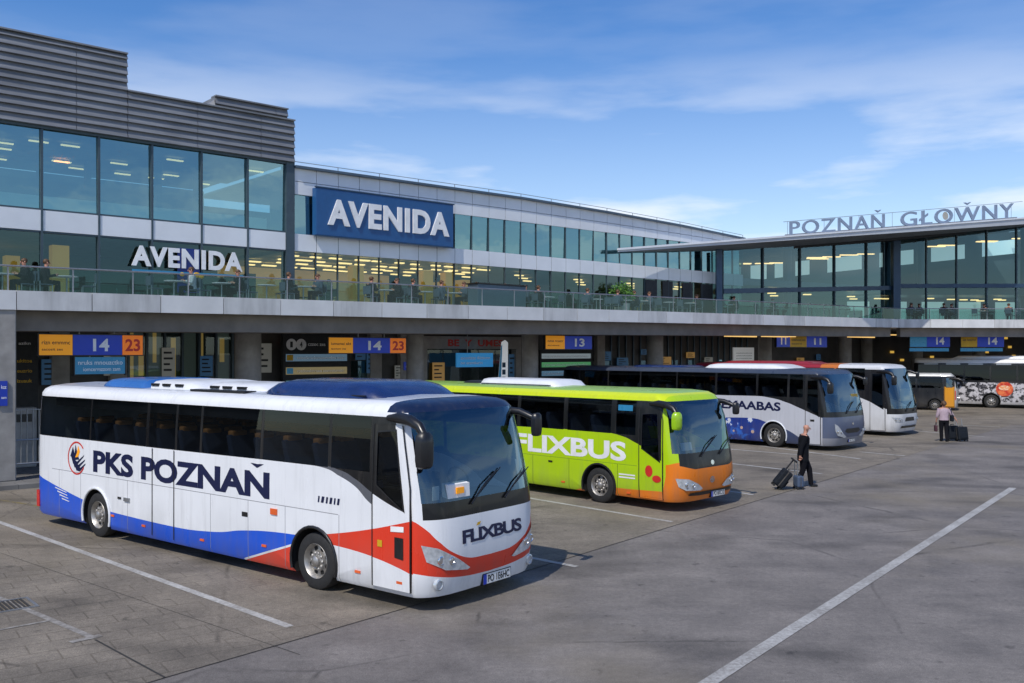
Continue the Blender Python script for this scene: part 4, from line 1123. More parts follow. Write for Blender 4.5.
m=MB(); m.box(mul[3],TB-.2,Yg-.12,Yg-.02,Z['g1']-.09,Z['g1']); m.box(mul[3],TB-.2,Yg-.07,Yg+.02,Z['s1']+.004,Z['s1']+.06); m.box(mul[3],TB-.2,Yg-.07,Yg+.02,Z['l1']-.06,Z['l1']-.004)
m.build('transom',M['mullion'],sc)
# louvre cladding: lapped boards
t=NT('louvre metal'); n=t.noise(.5,4); s2=t.noise(3,5,None,.6,(.25,1,3)); X,Y_,Zz=t.xyz()
cc=t.mul((.235,.24,.245),t.mr(n,.25,.75,.8,1.2)); cc=t.mul(cc,t.mr(s2,.3,.7,.78,1.2)); M['louvre']=t.done(cc,.5,.3)
def louvre(x0,x1,z0,z1,Y=None,depth=6,name='louvre_cladding'):
    Y=Yg-.16 if Y is None else Y
    m=MB(); z=z0; h=.262
    while z<z1-.02:
        zt=min(z+h,z1)
        for s0,s1 in segs(x0,x1):
            m.poly([(s0,Y-.10,z),(s1,Y-.10,z),(s1,Y-.085,z+.05),(s0,Y-.085,z+.05)])
            m.poly([(s0,Y-.085,z+.05),(s1,Y-.085,z+.05),(s1,Y,zt),(s0,Y,zt)]); m.poly([(s0,Y,z),(s1,Y,z),(s1,Y-.10,z),(s0,Y-.10,z)])
        for e in (x0,x1): m.poly([(e,Y-.1,z),(e,Y,zt),(e,Y,z)])
        z=zt
    m.box(x0,x1,Y+.002,Y+depth,z0,z1-.01)
    m.box(x0,x1,Y-.12,Y+.3,z1,z1+.05)
    return m.build(name,M['louvre'],sc)
def segs(x0,x1):
    out=[]; a=x0
    while a<x1-.01:
        b=min(a+2.4,x1); out.append((a+.008,b-.008)); a=b
    return out
louvre(-14,4.42,Z['g1'],Z['c2']); louvre(4.425,TB+.1,Z['g1'],Z['c1'])
louvre(7.75,TB+.16,Z['c1']+.05,13.12,Yg+.5,5,'plant_screen')
m=MB(); m.hexa([(6.2,Yg+.3,Z['c1']),(7.74,Yg+.3,Z['c1']),(7.74,Yg+4,Z['c1']),(6.2,Yg+4,Z['c1']),(7.4,Yg+.5,Z['c1']+.1),(7.74,Yg+.5,13.0),(7.74,Yg+4,13.0),(7.4,Yg+4,13.0)]); m.build('roof_ramp',M['louvre'],sc)
m=MB(); m.tube([(-2.9,3.2,13.8),(-2.9,3.2,14.05)],.04,6); m.tube([(-.2,3.2,13.8),(-.2,3.2,14.0)],.03,6); m.build('roof_aerial',M['mullion'],sc)
# interior of the block
def interior(x0,x1,back,z_levels,name=''):
    m=MB(); m.box(x0,x1,back,back+.2,z_levels[0],z_levels[-1]); m.build('back_wall',M['int_dark'],sc)
    for z in z_levels[1:-1]:
        pass
m=MB(); m.box(-14,TB-.25,Yg+.14,10.8,7.72,8.27); m.build('floor_slab',M['warm_wall'],sc)
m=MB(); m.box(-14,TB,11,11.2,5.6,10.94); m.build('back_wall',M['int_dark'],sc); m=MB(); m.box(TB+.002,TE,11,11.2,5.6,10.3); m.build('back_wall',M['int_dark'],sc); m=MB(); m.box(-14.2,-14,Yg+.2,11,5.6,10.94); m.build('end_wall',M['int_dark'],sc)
m=MB(); m.box(-14,TE,9.2,12,5.46,5.58); m.build('inner_floor',M['int_floor'],sc)
M['ceil']=pm('ceiling',(.3,.31,.3),.8)
m=MB(); m.box(-14,TB-.3,Yg+.2,10.9,10.95,10.98); m.build('ceiling',M['ceil'],sc)
rr=random.Random(11)
for k in range(26):
    x=rr.uniform(-6,TB-.8); y=rr.choice([4.6,5.6,6.6,7.6,8.6]); m=MB(); m.box(x,x+.6,y,y+.12,10.82,10.86); m.build('ceiling_lamp',M['lamp'],sc)
for k in range(8):
    x=-5+k*1.9; m=MB(); m.box(x,x+.18,5.5+(k%3),5.8+(k%3),8.27,10.9); m.build('inner_column',M['int_dark'],sc)
# white inner parapet, glowing to lighten the foot of the upper glass
m=MB(); m.box(-14,TB-.4,Yg+1.1,Yg+1.16,8.3,8.95); m.build('inner_parapet',emit('glowing inner parapet',(.5,.62,.6),.16),sc)
# long wing
mu2=[TB+.14+.965*k for k in range(31)]; TE=mu2[-1]
def ztop(t): return interp([(10,10.80),(22,10.86),(28,10.78),(34,10.62),(40,10.36)],t)
WT=9.82
for i,(a,b) in enumerate(zip(mu2,mu2[1:])):
    pane(a+.008,b-.008,Z['l0'],Z['l1'],M['lower_glass']); 
    if i<1 or i>7: pane(a+.008,b-.008,Z['s1'],WT,M['facade_glass'])
    elif True: pane(a+.008,b-.008,Z['s1'],WT,M['facade_glass'])
for a in mu2[1:]:
    m=MB(); m.box(a-.011,a+.011,Yg-.062,Yg+.06,Z['l0'],WT-.003); m.build('mullion',M['mullion'],sc)
m=MB()
for a,b in zip(mu2,mu2[1:]):
    m.box(a+.012,b-.012,Yg-.07,Yg+.1,Z['l1'],Z['s1'])
m.build('spandrel',M['panel'],sc)
m=MB()
for a,b in zip(mu2,mu2[1:]):
    zm=(WT+ztop(a))/2
    m.box(a+.012,b-.012,Yg-.07,Yg+.1,WT,zm-.012)
    A,B=a+.012,b-.012
    m.hexa([(A,Yg-.07,zm+.012),(B,Yg-.07,zm+.012),(B,Yg+.1,zm+.012),(A,Yg+.1,zm+.012),(A,Yg-.07,ztop(a)),(B,Yg-.07,ztop(b)),(B,Yg+.1,ztop(b)),(A,Yg+.1,ztop(a))])
m.build('cladding_panel',M['panel'],sc)
m=MB(); m.box(mu2[0],TE,Yg+.11,Yg+.2,Z['l1'],Z['s1']); m.box(mu2[0],TE,Yg+.11,Yg+.2,WT,10.3); m.build('panel_backing',M['mullion'],sc)
m=MB()
for a,b in zip(mu2,mu2[1:]):
    m.hexa([(a,Yg-.25,ztop(a)),(b,Yg-.25,ztop(b)),(b,Yg+9,ztop(b)),(a,Yg+9,ztop(a)),(a,Yg-.25,ztop(a)+.09),(b,Yg-.25,ztop(b)+.09),(b,Yg+9,ztop(b)+.09),(a,Yg+9,ztop(a)+.09)])
m.build('roof',M['roof_edge'],sc,fix=True)
m=MB(); m.tube([(a,Yg-.05,ztop(a)+.26) for a in mu2],.014,5)
for a in mu2[::2]: m.box(a-.012,a+.012,Yg-.06,Yg-.04,ztop(a)+.09,ztop(a)+.26)
m.build('roof_rail',M['steel'],sc)
m=MB(); m.box(TB+.3,TE-.1,Yg+.14,10.9,7.70,8.26); m.build('floor_slab',M['warm_wall'],sc)
m=MB(); m.box(TE-.15,TE,Yg+.2,11,5.6,10.3); m.build('end_wall',M['panel'],sc)
# frosted upper band: pale blinds behind the upper windows
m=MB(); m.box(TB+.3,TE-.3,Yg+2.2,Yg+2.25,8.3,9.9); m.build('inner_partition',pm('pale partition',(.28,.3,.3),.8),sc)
for k in range(11):
    for j in range(4):
        x=TB+.4+k*.95+.3*(j%2)+rr.uniform(-.15,.15); y=3.7+j*1.6+rr.uniform(-.2,.2); m=MB(); m.box(x,x+rr.uniform(.35,.7),y,y+.18,7.55,7.60); m.build('ceiling_lamp',M['lamp'],sc)
M['warm']=emit('glowing shop wall',(1,.58,.24),.26)  # wall glows itself in place of lamplight falling on it
m=MB(); m.box(TB+.4,TB+9.4,10.4,10.5,5.6,7.66); m.build('glowing_wall',M['warm'],sc)
M['warmcol']=emit('glowing ochre cladding',(.85,.40,.06),.35)  # cladding glows so the pillars look brighter
for px in (357,427,449,60):
    t=tX(px,Yg+.6); m=MB(); m.box(t-.26,t+.26,Yg+.5,Yg+.9,5.6,7.3); m.build('ochre_pillar',M['warmcol'],sc)
rr=random.Random(5)
for k in range(16):
    x=rr.uniform(-6,TE-1); m=MB(); hh=rr.uniform(.8,1.8); m.box(x,x+rr.uniform(.3,1.2),6+rr.random()*3,9.4,5.6,5.6+hh); m.build('shop_display',M[rr.choice(['warm_wall','int_dark','blue_steel','warmcol'])],sc)
for k in range(14):
    x=mu2[9]+k*1.35; m=MB(); m.box(x,x+.5,4.6+(k%3)*1.2,4.75+(k%3)*1.2,7.5,7.55); m.build('ceiling_lamp',M['lamp'],sc)
# dark shop entrances at the far end
for px0,px1 in ((645,656),(662,672),(682,692),(700,712)):
    a,b=tX(px0,Yg),tX(px1,Yg); m=MB(); m.box(a,b,Yg-.06,Yg-.02,5.6,7.6); m.build('dark_door',M['dark'],sc)
def txt(s,x,wd,z,cap,mat,parent,y=-.004,name='lettering',bold=.02,th=0,space=1):
    vs,fs=text_geo(s,wd,cap,bold,space); m=MB()
    m.mesh([(x+u,y,z+v) for u,v in vs],fs)
    if th:
        n=len(vs); m2=MB(); m2.mesh([(x+u,y-th,z+v) for u,v in vs]+[(x+u,y,z+v) for u,v in vs],fs)
        # side walls from boundary edges
        from collections import Counter
        cnt=Counter(); 
        for f in fs:
            for i in range(len(f)): cnt[tuple(sorted((f[i],f[(i+1)%len(f)])))]+=1
        for f in fs:
            for i in range(len(f)):
                p,q=f[i],f[(i+1)%len(f)]
                if cnt[tuple(sorted((p,q)))]==1: m2.f.append((q,p,p+n,q+n)); m2.m.append(0)
        m=m2
    return m.build(name,mat,parent)
# ------------------------------------------------------------------ ground floor behind the bays
gw=6.6
def gwall(x0,x1,z0,z1,mat,name,Y=gw,th=.2):
    m=MB(); m.box(x0,x1,Y,Y+th,z0,z1); return m.build(name,mat,sc)
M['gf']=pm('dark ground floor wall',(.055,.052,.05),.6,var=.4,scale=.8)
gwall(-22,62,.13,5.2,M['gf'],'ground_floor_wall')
m=MB(); q0,q1=L2w(-14,13.2),L2w(46,13.2); m.poly([(*q0,.13),(*q1,.13),(*q1,5.5),(*q0,5.5)]); m.build('ground_floor_wall',M['gf'],sc)
# shop windows left
a,b=tX(128,gw-.1),tX(232,gw-.1); n=6
for k in range(n):
    u0,u1=lerp(a,b,k/n),lerp(a,b,(k+1)/n)
    m=MB(); sheet(m,u0+.04,u1-.04,gw-.12,.35,4.75); m.build('shop_window',M['dim_glass'],sc)
m=MB()
for k in range(n+1): x=lerp(a,b,k/n); m.box(x-.04,x+.04,gw-.2,gw-.01,.13,4.8)
m.box(a,b,gw-.19,gw-.02,2.55,2.62); m.box(a,b,gw-.19,gw-.02,4.75,4.85); m.build('shop_window_frame',M['mullion'],sc)
M['glowcurtain']=emit('glowing curtain',(.9,.58,.18),.20); M['glowroom']=emit('glowing shop panel',(.18,.22,.20),.10)  # curtain cloth and back panels glow in place of shop lighting
for k in range(n):
    u0,u1=lerp(a,b,k/n),lerp(a,b,(k+1)/n); m=MB(); m.box(u0+.1,u1-.1,gw-.03,gw-.005,.4,4.7); m.build('shop_interior',M['glowroom'] if k in (0,1,3,5) else M['int_dark'],sc)  # panels added behind the glass, some glowing to brighten the shops
for k,u in enumerate((.02,.1,.23,.4,.68,.88)):
    x=lerp(a,b,u); m=MB(); m.box(x,x+.13+.05*(k%2),gw-.07,gw-.03,2.4+.5*(k%3),4.6-.25*(k%2)); m.build('shop_curtain',M['glowcurtain'],sc)
# pilasters
for px in (60,118,375,405,600): 
    x=tX(px,gw-.2); gwall(x-.3,x+.3,.13,5.1,M['concrete'],'pilaster',gw-.3,.29)
# entrance with frame
a,b=tX(420,gw-.3),tX(520,gw-.3)
m=MB(); m.box(a,b,gw-.4,gw-.01,3.95,4.55); m.box(a,a+.35,gw-.4,gw-.01,.13,3.95); m.box(b-.35,b,gw-.4,gw-.01,.13,3.95); m.build('entrance_frame',M['concrete'],sc)
txt('BE  Y  UMES',lerp(a,b,.25),(b-a)*.55,4.08,.32,M['red_paint'],sc,gw-.41,'entrance_lettering',.03)
for k in range(5):
    u0=lerp(a+.4,b-.4,k/5); u1=lerp(a+.4,b-.4,(k+1)/5); m=MB(); sheet(m,u0+.03,u1-.03,gw-.1,.2,3.9); m.build('entrance_door',M['dim_glass'],sc)
# ribbed wall and small windows at centre
a,b=tX(596,gw-.1),tX(752,gw-.1); m=MB(); k=0; x=a
while x<b: m.box(x,x+.06,gw-.1,gw-.005,.13,5.0); x+=.62
m.build('wall_rib',M['roof_edge'],sc)
for k in range(9):
    x=lerp(a,b,.05+.1*k); m=MB(); sheet(m,x,x+.55,gw-.02,2.6,3.3); m.build('small_window',M['facade_glass'],sc)
for px0,px1 in ((352,372),(150,165)): 
    a,b=tX(px0,gw-.1),tX(px1,gw-.1); m=MB(); sheet(m,a,b,gw-.02,.2,3.4); m.build('side_door',M['facade_glass'],sc)

rr=random.Random(41)
M['poster_a']=emit('lit poster blue',(.03,.09,.18),.25); M['poster_b']=emit('lit poster warm',(.5,.28,.08),.22); M['poster_c']=emit('lit poster pale',(.3,.3,.27),.15)
for px,py,wd,hh in ((246,352,.5,.9),(262,358,.8,1.2),(360,352,.5,.7),(372,362,.6,1.0),(398,372,.4,.6),(438,372,.7,.9),(512,366,.5,1.2),(606,356,.7,.5),(622,363,.9,.6),(644,352,.6,.3),(664,361,1.2,.5),(690,355,.8,.35),(708,362,.8,.6),(112,362,.6,1.0),(168,362,.5,1.1),(206,366,.5,.8),(52,372,.7,.9),(800,362,.9,.6),(818,357,.5,.4)):
    t_=tX(px,gw-.2); zc=zY(py,t_,gw-.2); m=MB(); m.box(t_-wd/2,t_+wd/2,gw-.26,gw-.215,zc-hh/2,zc+hh/2); pp_=m.build('poster',M[rr.choice(['poster_a','poster_b','poster_c'])],sc)
    m=MB()
    for k in range(4): m.box(t_-wd*.38,t_-wd*.38+wd*rr.uniform(.3,.75),gw-.266,gw-.261,zc+hh*(.32-.2*k)-.03*hh,zc+hh*(.32-.2*k)+.04*hh)
    m.build('poster_print',M['dark'],pp_)
for k in range(34):
    t_=-6+k*1.75+rr.uniform(-.3,.3); m=MB(); y_=rr.choice([4.6,5.4,6.1]); m.lathe([(0,-.05),(.07,-.05),(.08,0)],(t_,y_,zs(t_)-.52),'z',10); m.build('spot_lamp',M['lamp'],sc)
# ------------------------------------------------------------------ signs
def facesign(name,label,cat,px0,px1,py0,py1,Y,group=None):
    t0,t1=tX(px0,Y),tX(px1,Y); tm=(t0+t1)/2
    o=empty(name,W(t0,Y,0),FA,label,cat,group); return o,t1-t0,zY(py1,tm,Y),zY(py0,tm,Y)
def garble(x0,x1,z,h,mat,parent,seed,y=-.004,name='small_lettering'):
    r=random.Random(seed); wd=x1-x0; n=max(3,int(wd/(h*.62))); s_=''.join(r.choice('nuoceasrzimtk') for _ in range(n))
    if n>7: k=r.randint(3,n-4); s_=s_[:k]+' '+s_[k+1:]
    vs,fs=text_geo(s_,wd,h,.01); m=MB(); m.mesh([(x0+u,y,z+v) for u,v in vs],fs)
    return m.build(name,mat,parent)
# big blue shop sign on the wing
o,wd,z0,z1=facesign('shop_sign','large blue AVENIDA sign board with raised white letters on the long wing','sign',316,453.5,0,1,Yg-.4)
z0,z1=8.30,10.12
m=MB(); m.box(0,wd,0,.3,z0,z1); m.build('panel',pm('sign blue',(.012,.085,.24),.4,var=.08),o,bevel=.02)
m=MB(); m.box(-.04,wd+.04,-.02,.04,z1+.002,z1+.05); m.box(-.04,wd+.04,-.02,.04,z0-.05,z0-.002); m.build('edge_trim',M['blue_steel'],o)
txt('AVENIDA',wd*.075,wd*.885,z0+.43,1.0,M['white_text'],o,-.003,bold=.04,th=.06,space=1.12)
# window lettering on the corner block
Yw=Yg-.25
o,wd,_,_=facesign('shop_sign','white AVENIDA letters fixed across the glass of the corner block','sign',132,243,0,1,Yw)
zb=zY(272,tX(190,Yw),Yw); zt=zY(247,tX(190,Yw),Yw)
txt('AVENIDA',0,wd,zb+.12,(zt-zb)*.78,M['white_text'],o,.07,bold=.04,th=.03,space=1.12)
m=MB(); m.box(0,wd,-.02,.02,zb-.07,zb-.01); m.build('underline',M['teal_sign'],o)
m=MB(); m.box(wd*.40,wd*.60,.085,.115,zb-.72,zt-.05); m.build('blue_panel',pm('window panel blue',(.01,.03,.2),.4),o)
m=MB()
for (x,z,r) in ((wd*.43,zb-.1,.09),(wd*.56,zb-.1,.13),(wd*.60,zb-.14,.11)): m.ball((x,-.03,z),(r,.03,r*.8),10)
m.build('yellow_flower',M['yellow'],o)
# hanging platform signs
def hang(px0,px1,py0,py1,Y,cells,label,rod=True):
    o,wd,z0,z1=facesign('platform_sign',label,'platform sign',px0,px1,py0,py1,Y,'platform number signs hanging under the canopy')
    h=z1-z0
    m=MB(); m.box(-.03,wd+.03,.03,.15,z0-.03,z1+.03); m.build('housing',M['black'],o)
    for (u0,u1,mt,s_,tm,x0f,wf,capf) in cells:
        m=MB(); m.box(u0*wd+.008,u1*wd-.008,0,.03,z0,z1); p=m.build('panel',M[mt],o)
        w_=(u1-u0)*wd
        if s_: txt(s_,u0*wd+w_*x0f,w_*wf,z0+h*(1-capf)/2,h*capf,M[tm],p,-.004,bold=.03)
        else:
            garble(u0*wd+w_*.08,u1*wd-w_*.08,z0+h*.52,h*.2,M['black'],p,int(px0)+1); garble(u0*wd+w_*.08,u1*wd-w_*.3,z0+h*.22,h*.13,M['black'],p,int(px0)+2)
    if rod:
        m=MB()
        for u in (.38,.72): m.tube([(wd*u,.09,z1+.03),(wd*u,.09,zs(tX(px0,Y))-.5)],.02,6)
        m.build('hanger_rod',M['steel'],o)
    return o,wd,z0,z1
o,wd,z0,z1=hang(39,143,335,355,.9,[(0,.31,'orange_sign',None,0,0,0,0),(.31,.79,'blue_sign','14','white_text',.40,.33,.62),(.79,1,'orange_sign2','23','red_paint',.14,.72,.62)],'platform sign with 14 and 23, leftmost, hanging beside the square column')
hang(329,406,338,353,1.6,[(0,.3,'orange_sign',None,0,0,0,0),(.3,.785,'blue_sign','14','white_text',.4,.36,.62),(.785,1,'orange_sign2','23','red_paint',.14,.72,.62)],'platform sign with 14 and 23 above the domed roof of the white coach')
hang(546,592,336,349,1.6,[(0,.4,'orange_sign',None,0,0,0,0),(.4,1,'blue_sign','13','white_text',.36,.36,.62)],'platform sign with orange panel and number 13 above the lime green coach')
hang(777,827,335.5,347,1.7,[(0,.25,'blue_sign','11','white_text',.3,.4,.6),(.25,.58,'yellow',None,0,0,0,0),(.58,1,'blue_sign','11','white_text',.35,.36,.6)],'platform sign reading 11 twice around a yellow panel above the maroon roof')
def hang2(t,px_w,cells,label):
    q=L2w(t,1.6); x,y,_=W(*q); ang=math.atan2(V2.y,V2.x)
    o=empty('platform_sign',(x,y,0),ang,label,'platform sign','platform number signs hanging under the canopy')
    wd=px_w; zt=ZK-1.0; zb_=zt-.8; h=.8
    m=MB(); m.box(-.03,wd+.03,.03,.15,zb_-.03,zt+.03); m.build('housing',M['black'],o)
    for (u0,u1,mt,s_,x0f,wf) in cells:
        m=MB(); m.box(u0*wd+.01,u1*wd-.01,0,.03,zb_,zt); p=m.build('panel',M[mt],o); w_=(u1-u0)*wd
        if s_: txt(s_,u0*wd+w_*x0f,w_*wf,zb_+h*.2,h*.6,M['white_text'],p,-.004,bold=.03)
        elif mt=='yellow': garble(u0*wd+w_*.1,u1*wd-w_*.1,zb_+h*.5,h*.2,M['black'],p,5)
    m=MB(); m.box(0,wd*.98,.05,.1,zb_-.3,zb_-.08); m.build('info_strip',M['teal_sign'],o)
    m=MB()
    for u in (.3,.7): m.tube([(wd*u,.09,zt+.03),(wd*u,.09,ZK-.5)],.02,6)
    m.build('hanger_rod',M['steel'],o)
def t2(px,Y):
    n=Vector((-V2.y,V2.x)); p=K0+n*Y; r=(px-512)/F
    return (r*p.y-p.x)/(V2.x-r*V2.y)
a,b=t2(910,1.6),t2(950,1.6); hang2(a,b-a,[(0,.42,'teal_sign',None,0,0),(.42,1,'blue_sign','14',.4,.35)],'platform sign reading 14 with a teal left half above the minibus')
a,b=t2(961,1.6),t2(1004,1.6); hang2(a,b-a,[(0,.38,'yellow',None,0,0),(.38,1,'blue_sign','14',.4,.35)],'platform sign reading 14 with yellow left panel above the city bus')
# teal information screen under first sign
o,wd,z0,z1=facesign('information_screen','teal information screen with white text below the leftmost platform sign','screen',75,125,357,374,1.0)
m=MB(); m.box(0,wd,0,.1,z0,z1); s_=m.build('screen',M['teal_sign'],o); h=z1-z0
garble(wd*.06,wd*.95,z0+h*.55,h*.26,M['white_text'],s_,31); garble(wd*.16,wd*.9,z0+h*.18,h*.22,M['white_text'],s_,33)
m=MB(); m.box(-.04,-.002,-.01,.11,z0-.04,z1+.04); m.box(wd+.002,wd+.04,-.01,.11,z0-.04,z1+.04); m.build('frame',M['black'],o)
m=MB(); m.tube([(wd*.3,.05,z1),(wd*.3,.05,zY(352,tX(90,1),1))],.02,6); m.tube([(wd*.7,.05,z1),(wd*.7,.05,zY(352,tX(90,1),1))],.02,6); m.build('hanger_rod',M['steel'],o)
o,wd,z0,z1=facesign('information_screen','bright blue screen hanging in front of the shop entrance beside a white banner','screen',457,493,353,367,gw-1.2)
m=MB(); m.box(0,wd,0,.1,z0,z1); s_=m.build('screen',emit('lit screen',(.03,.22,.5),.5),o); h=z1-z0
garble(wd*.1,wd*.92,z0+h*.55,h*.22,M['white_text'],s_,41); garble(wd*.1,wd*.7,z0+h*.2,h*.2,M['white_text'],s_,43)
m=MB(); m.tube([(wd*.3,.05,z1),(wd*.3,.05,5.0)],.02,6); m.build('hanger_rod',M['steel'],o)
# menu / departures board
o,wd,z0,z1=facesign('departures_board','tall dark departures board with white circles and coloured rows behind the white coach','board',283,350,334,420,gw-.7)
z0=.6
m=MB(); m.box(0,wd,0,.2,z0,z1); m.build('board',M['dark'],o,bevel=.02)
for k,(u,s_) in enumerate(((.06,'1'),(.2,'4'))):
    cx=wd*(u+.06); m=MB(); rr_=.24; m.poly([(cx+rr_*math.cos(R(12*i)),-.004,z1-.45+rr_*math.sin(R(12*i))) for i in range(30)]); p=m.build('number_disc',M['white_text'],o)
    txt(s_,cx-.06,.12,z1-.57,.24,M['black'],p,-.008,bold=.03)
garble(wd*.36,wd*.62,z1-.5,.14,M['white_text'],o,51)
rr=random.Random(9)
for k in range(6):
    z=z1-1.15-k*.55
    m=MB(); m.box(wd*.04,wd*.95,-.02,-.002,z,z+.3); m.build('display_row',emit('display row',((.10,.17,.24),(.25,.2,.1),(.1,.22,.22),(.08,.12,.2),(.2,.2,.22),(.1,.2,.16))[k],.55),o)
    m=MB(); m.box(wd*.05,wd*.14,-.03,-.022,z+.03,z+.27); m.build('row_icon',M[('yellow','teal_sign','yellow','teal_sign','orange_sign','teal_sign')[k]],o)
    garble(wd*.2,wd*.9,z+.09,.12,M['white_text'],o,60+k,-.024)
# left dark board with yellow rows
o,wd,z0,z1=facesign('departures_board','dark departures board with yellow rows behind the square column','board',8,38,330,440,5.4)
m=MB(); m.box(0,wd,0,.15,.6,z1); m.build('board',M['dark'],o)
garble(wd*.35,wd*.75,z1-.5,.10,M['white_text'],o,71)
for k in range(3): garble(wd*.3,wd*.8,z1-1.1-.34*k,.12,M['yellow'],o,72+k)
# rows of lit display behind lime coach
o,wd,z0,z1=facesign('departures_board','wide low board with pale illuminated rows above the lime green coach roof','board',540,592,350,378,gw-.6)
m=MB(); m.box(0,wd,0,.15,z0-1,z1); m.build('board',M['dark'],o)
for k in range(3):
    z=z1-.45-.45*k; m=MB(); m.box(wd*.03,wd*.97,-.02,-.002,z,z+.26); m.build('display_row',emit('display strip',((.25,.3,.33),(.08,.3,.12),(.1,.2,.3))[k],.5),o)
    garble(wd*.06,wd*.9,z+.06,.13,M['white_text'],o,80+k,-.024)
# notice board
o,wd,z0,z1=facesign('notice_board','white notice board with grey text against the dark wall above the silver coach','board',734,754,347.5,363,gw-.4)
m=MB(); m.box(0,wd,0,.1,z0-.4,z1); p=m.build('board',emit('glowing notice board',(.7,.72,.74),.22),o);  # board face glows to look lighter under the canopy
for k in range(4): garble(wd*.1,wd*.9,z0+.1+k*.17,.07,M['roof_edge'],p,90+k)
m=MB(); m.box(wd*.1,wd*.16,.02,.08,.13,z0-.4); m.box(wd*.84,wd*.9,.02,.08,.13,z0-.4); m.build('leg',M['steel'],o)
# flag banner
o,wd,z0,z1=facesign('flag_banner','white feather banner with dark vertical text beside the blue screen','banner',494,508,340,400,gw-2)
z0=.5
m=MB(); m.prism([(.05,z0),(wd*.98,z0),(wd,z1-.12),(wd*.8,z1),(wd*.55,z1-.1)],0,.03); p=m.build('cloth',emit('glowing banner cloth',(.75,.78,.82),.35),o,fix=True)  # cloth glows so it stays white in the canopy shade
m=MB(); 
for k in range(5): m.box(wd*.58,wd*.82,-.006,-.002,z0+1.2+k*.34,z0+1.44+k*.34)
m.build('lettering',M['blue_steel'],p)
m=MB(); m.prism([(.06,z0+.2),(wd*.42,z0+.2),(wd*.58,z1-.2),(wd*.5,z1-.3)],-.008,-.003); m.build('stripe',M['teal_sign'],p,fix=True)
m=MB(); m.tube([(wd*.98,.05,.13),(wd*.98,.05,z1-.1),(wd*.8,.05,z1)],.025,6); m.box(wd*.6,wd*1.3,-.25,.35,.13,.17); m.build('pole',M['steel'],o)
# little blue signs
o,wd,z0,z1=facesign('column_sign','small dark blue sign fixed to the square concrete column at far left','sign',-3,7.5,381,406,-.02)
m=MB(); m.box(0,wd,0,.05,z0,z1); p=m.build('panel',M['blue_sign'],o); garble(wd*.4,wd*.9,z1-.22,.1,M['white_text'],p,95); garble(wd*.4,wd*.9,z0+.2,.08,M['white_text'],p,96)
o,wd,z0,z1=facesign('wall_sign','small blue square sign on the wall between two shop entrances','sign',404,413,362,370,gw-.35)
m=MB(); m.box(0,wd,0,.04,z0,z1); p=m.build('panel',M['blue_sign'],o); garble(wd*.2,wd*.8,z0+.1,(z1-z0)*.4,M['white_text'],p,97)
# barrier rail at left
t0=tX(15,1.2); t1=tX(45,1.2)
o=empty('barrier',W(t0,1.2,.13),FA,'pale tubular steel barrier standing by the square column behind the white coach','barrier')
m=MB(); wd=t1-t0
m.tube([(0,0,0),(0,0,1.95),(wd,0,1.95),(wd,0,0)],.035,8); m.build('frame',M['white_paint'],o)
m=MB(); 
for z in (.35,1.05): m.tube([(0,0,z),(wd,0,z)],.028,8)
for k in range(1,5): m.tube([(wd*k/5,0,.35),(wd*k/5,0,1.95)],.018,6)
m.build('bar',M['steel'],o)
o=empty('waste_bin',W(t0+.2,3.2,.13),FA,'grey square waste bin behind the tubular barrier','bin')
m=MB(); m.box(0,.9,0,.6,0,1.9); m.build('bin_body',M['concrete'],o,bevel=.04); m=MB(); m.box(.15,.75,-.012,-.002,1.45,1.7); m.build('opening',M['black'],o)

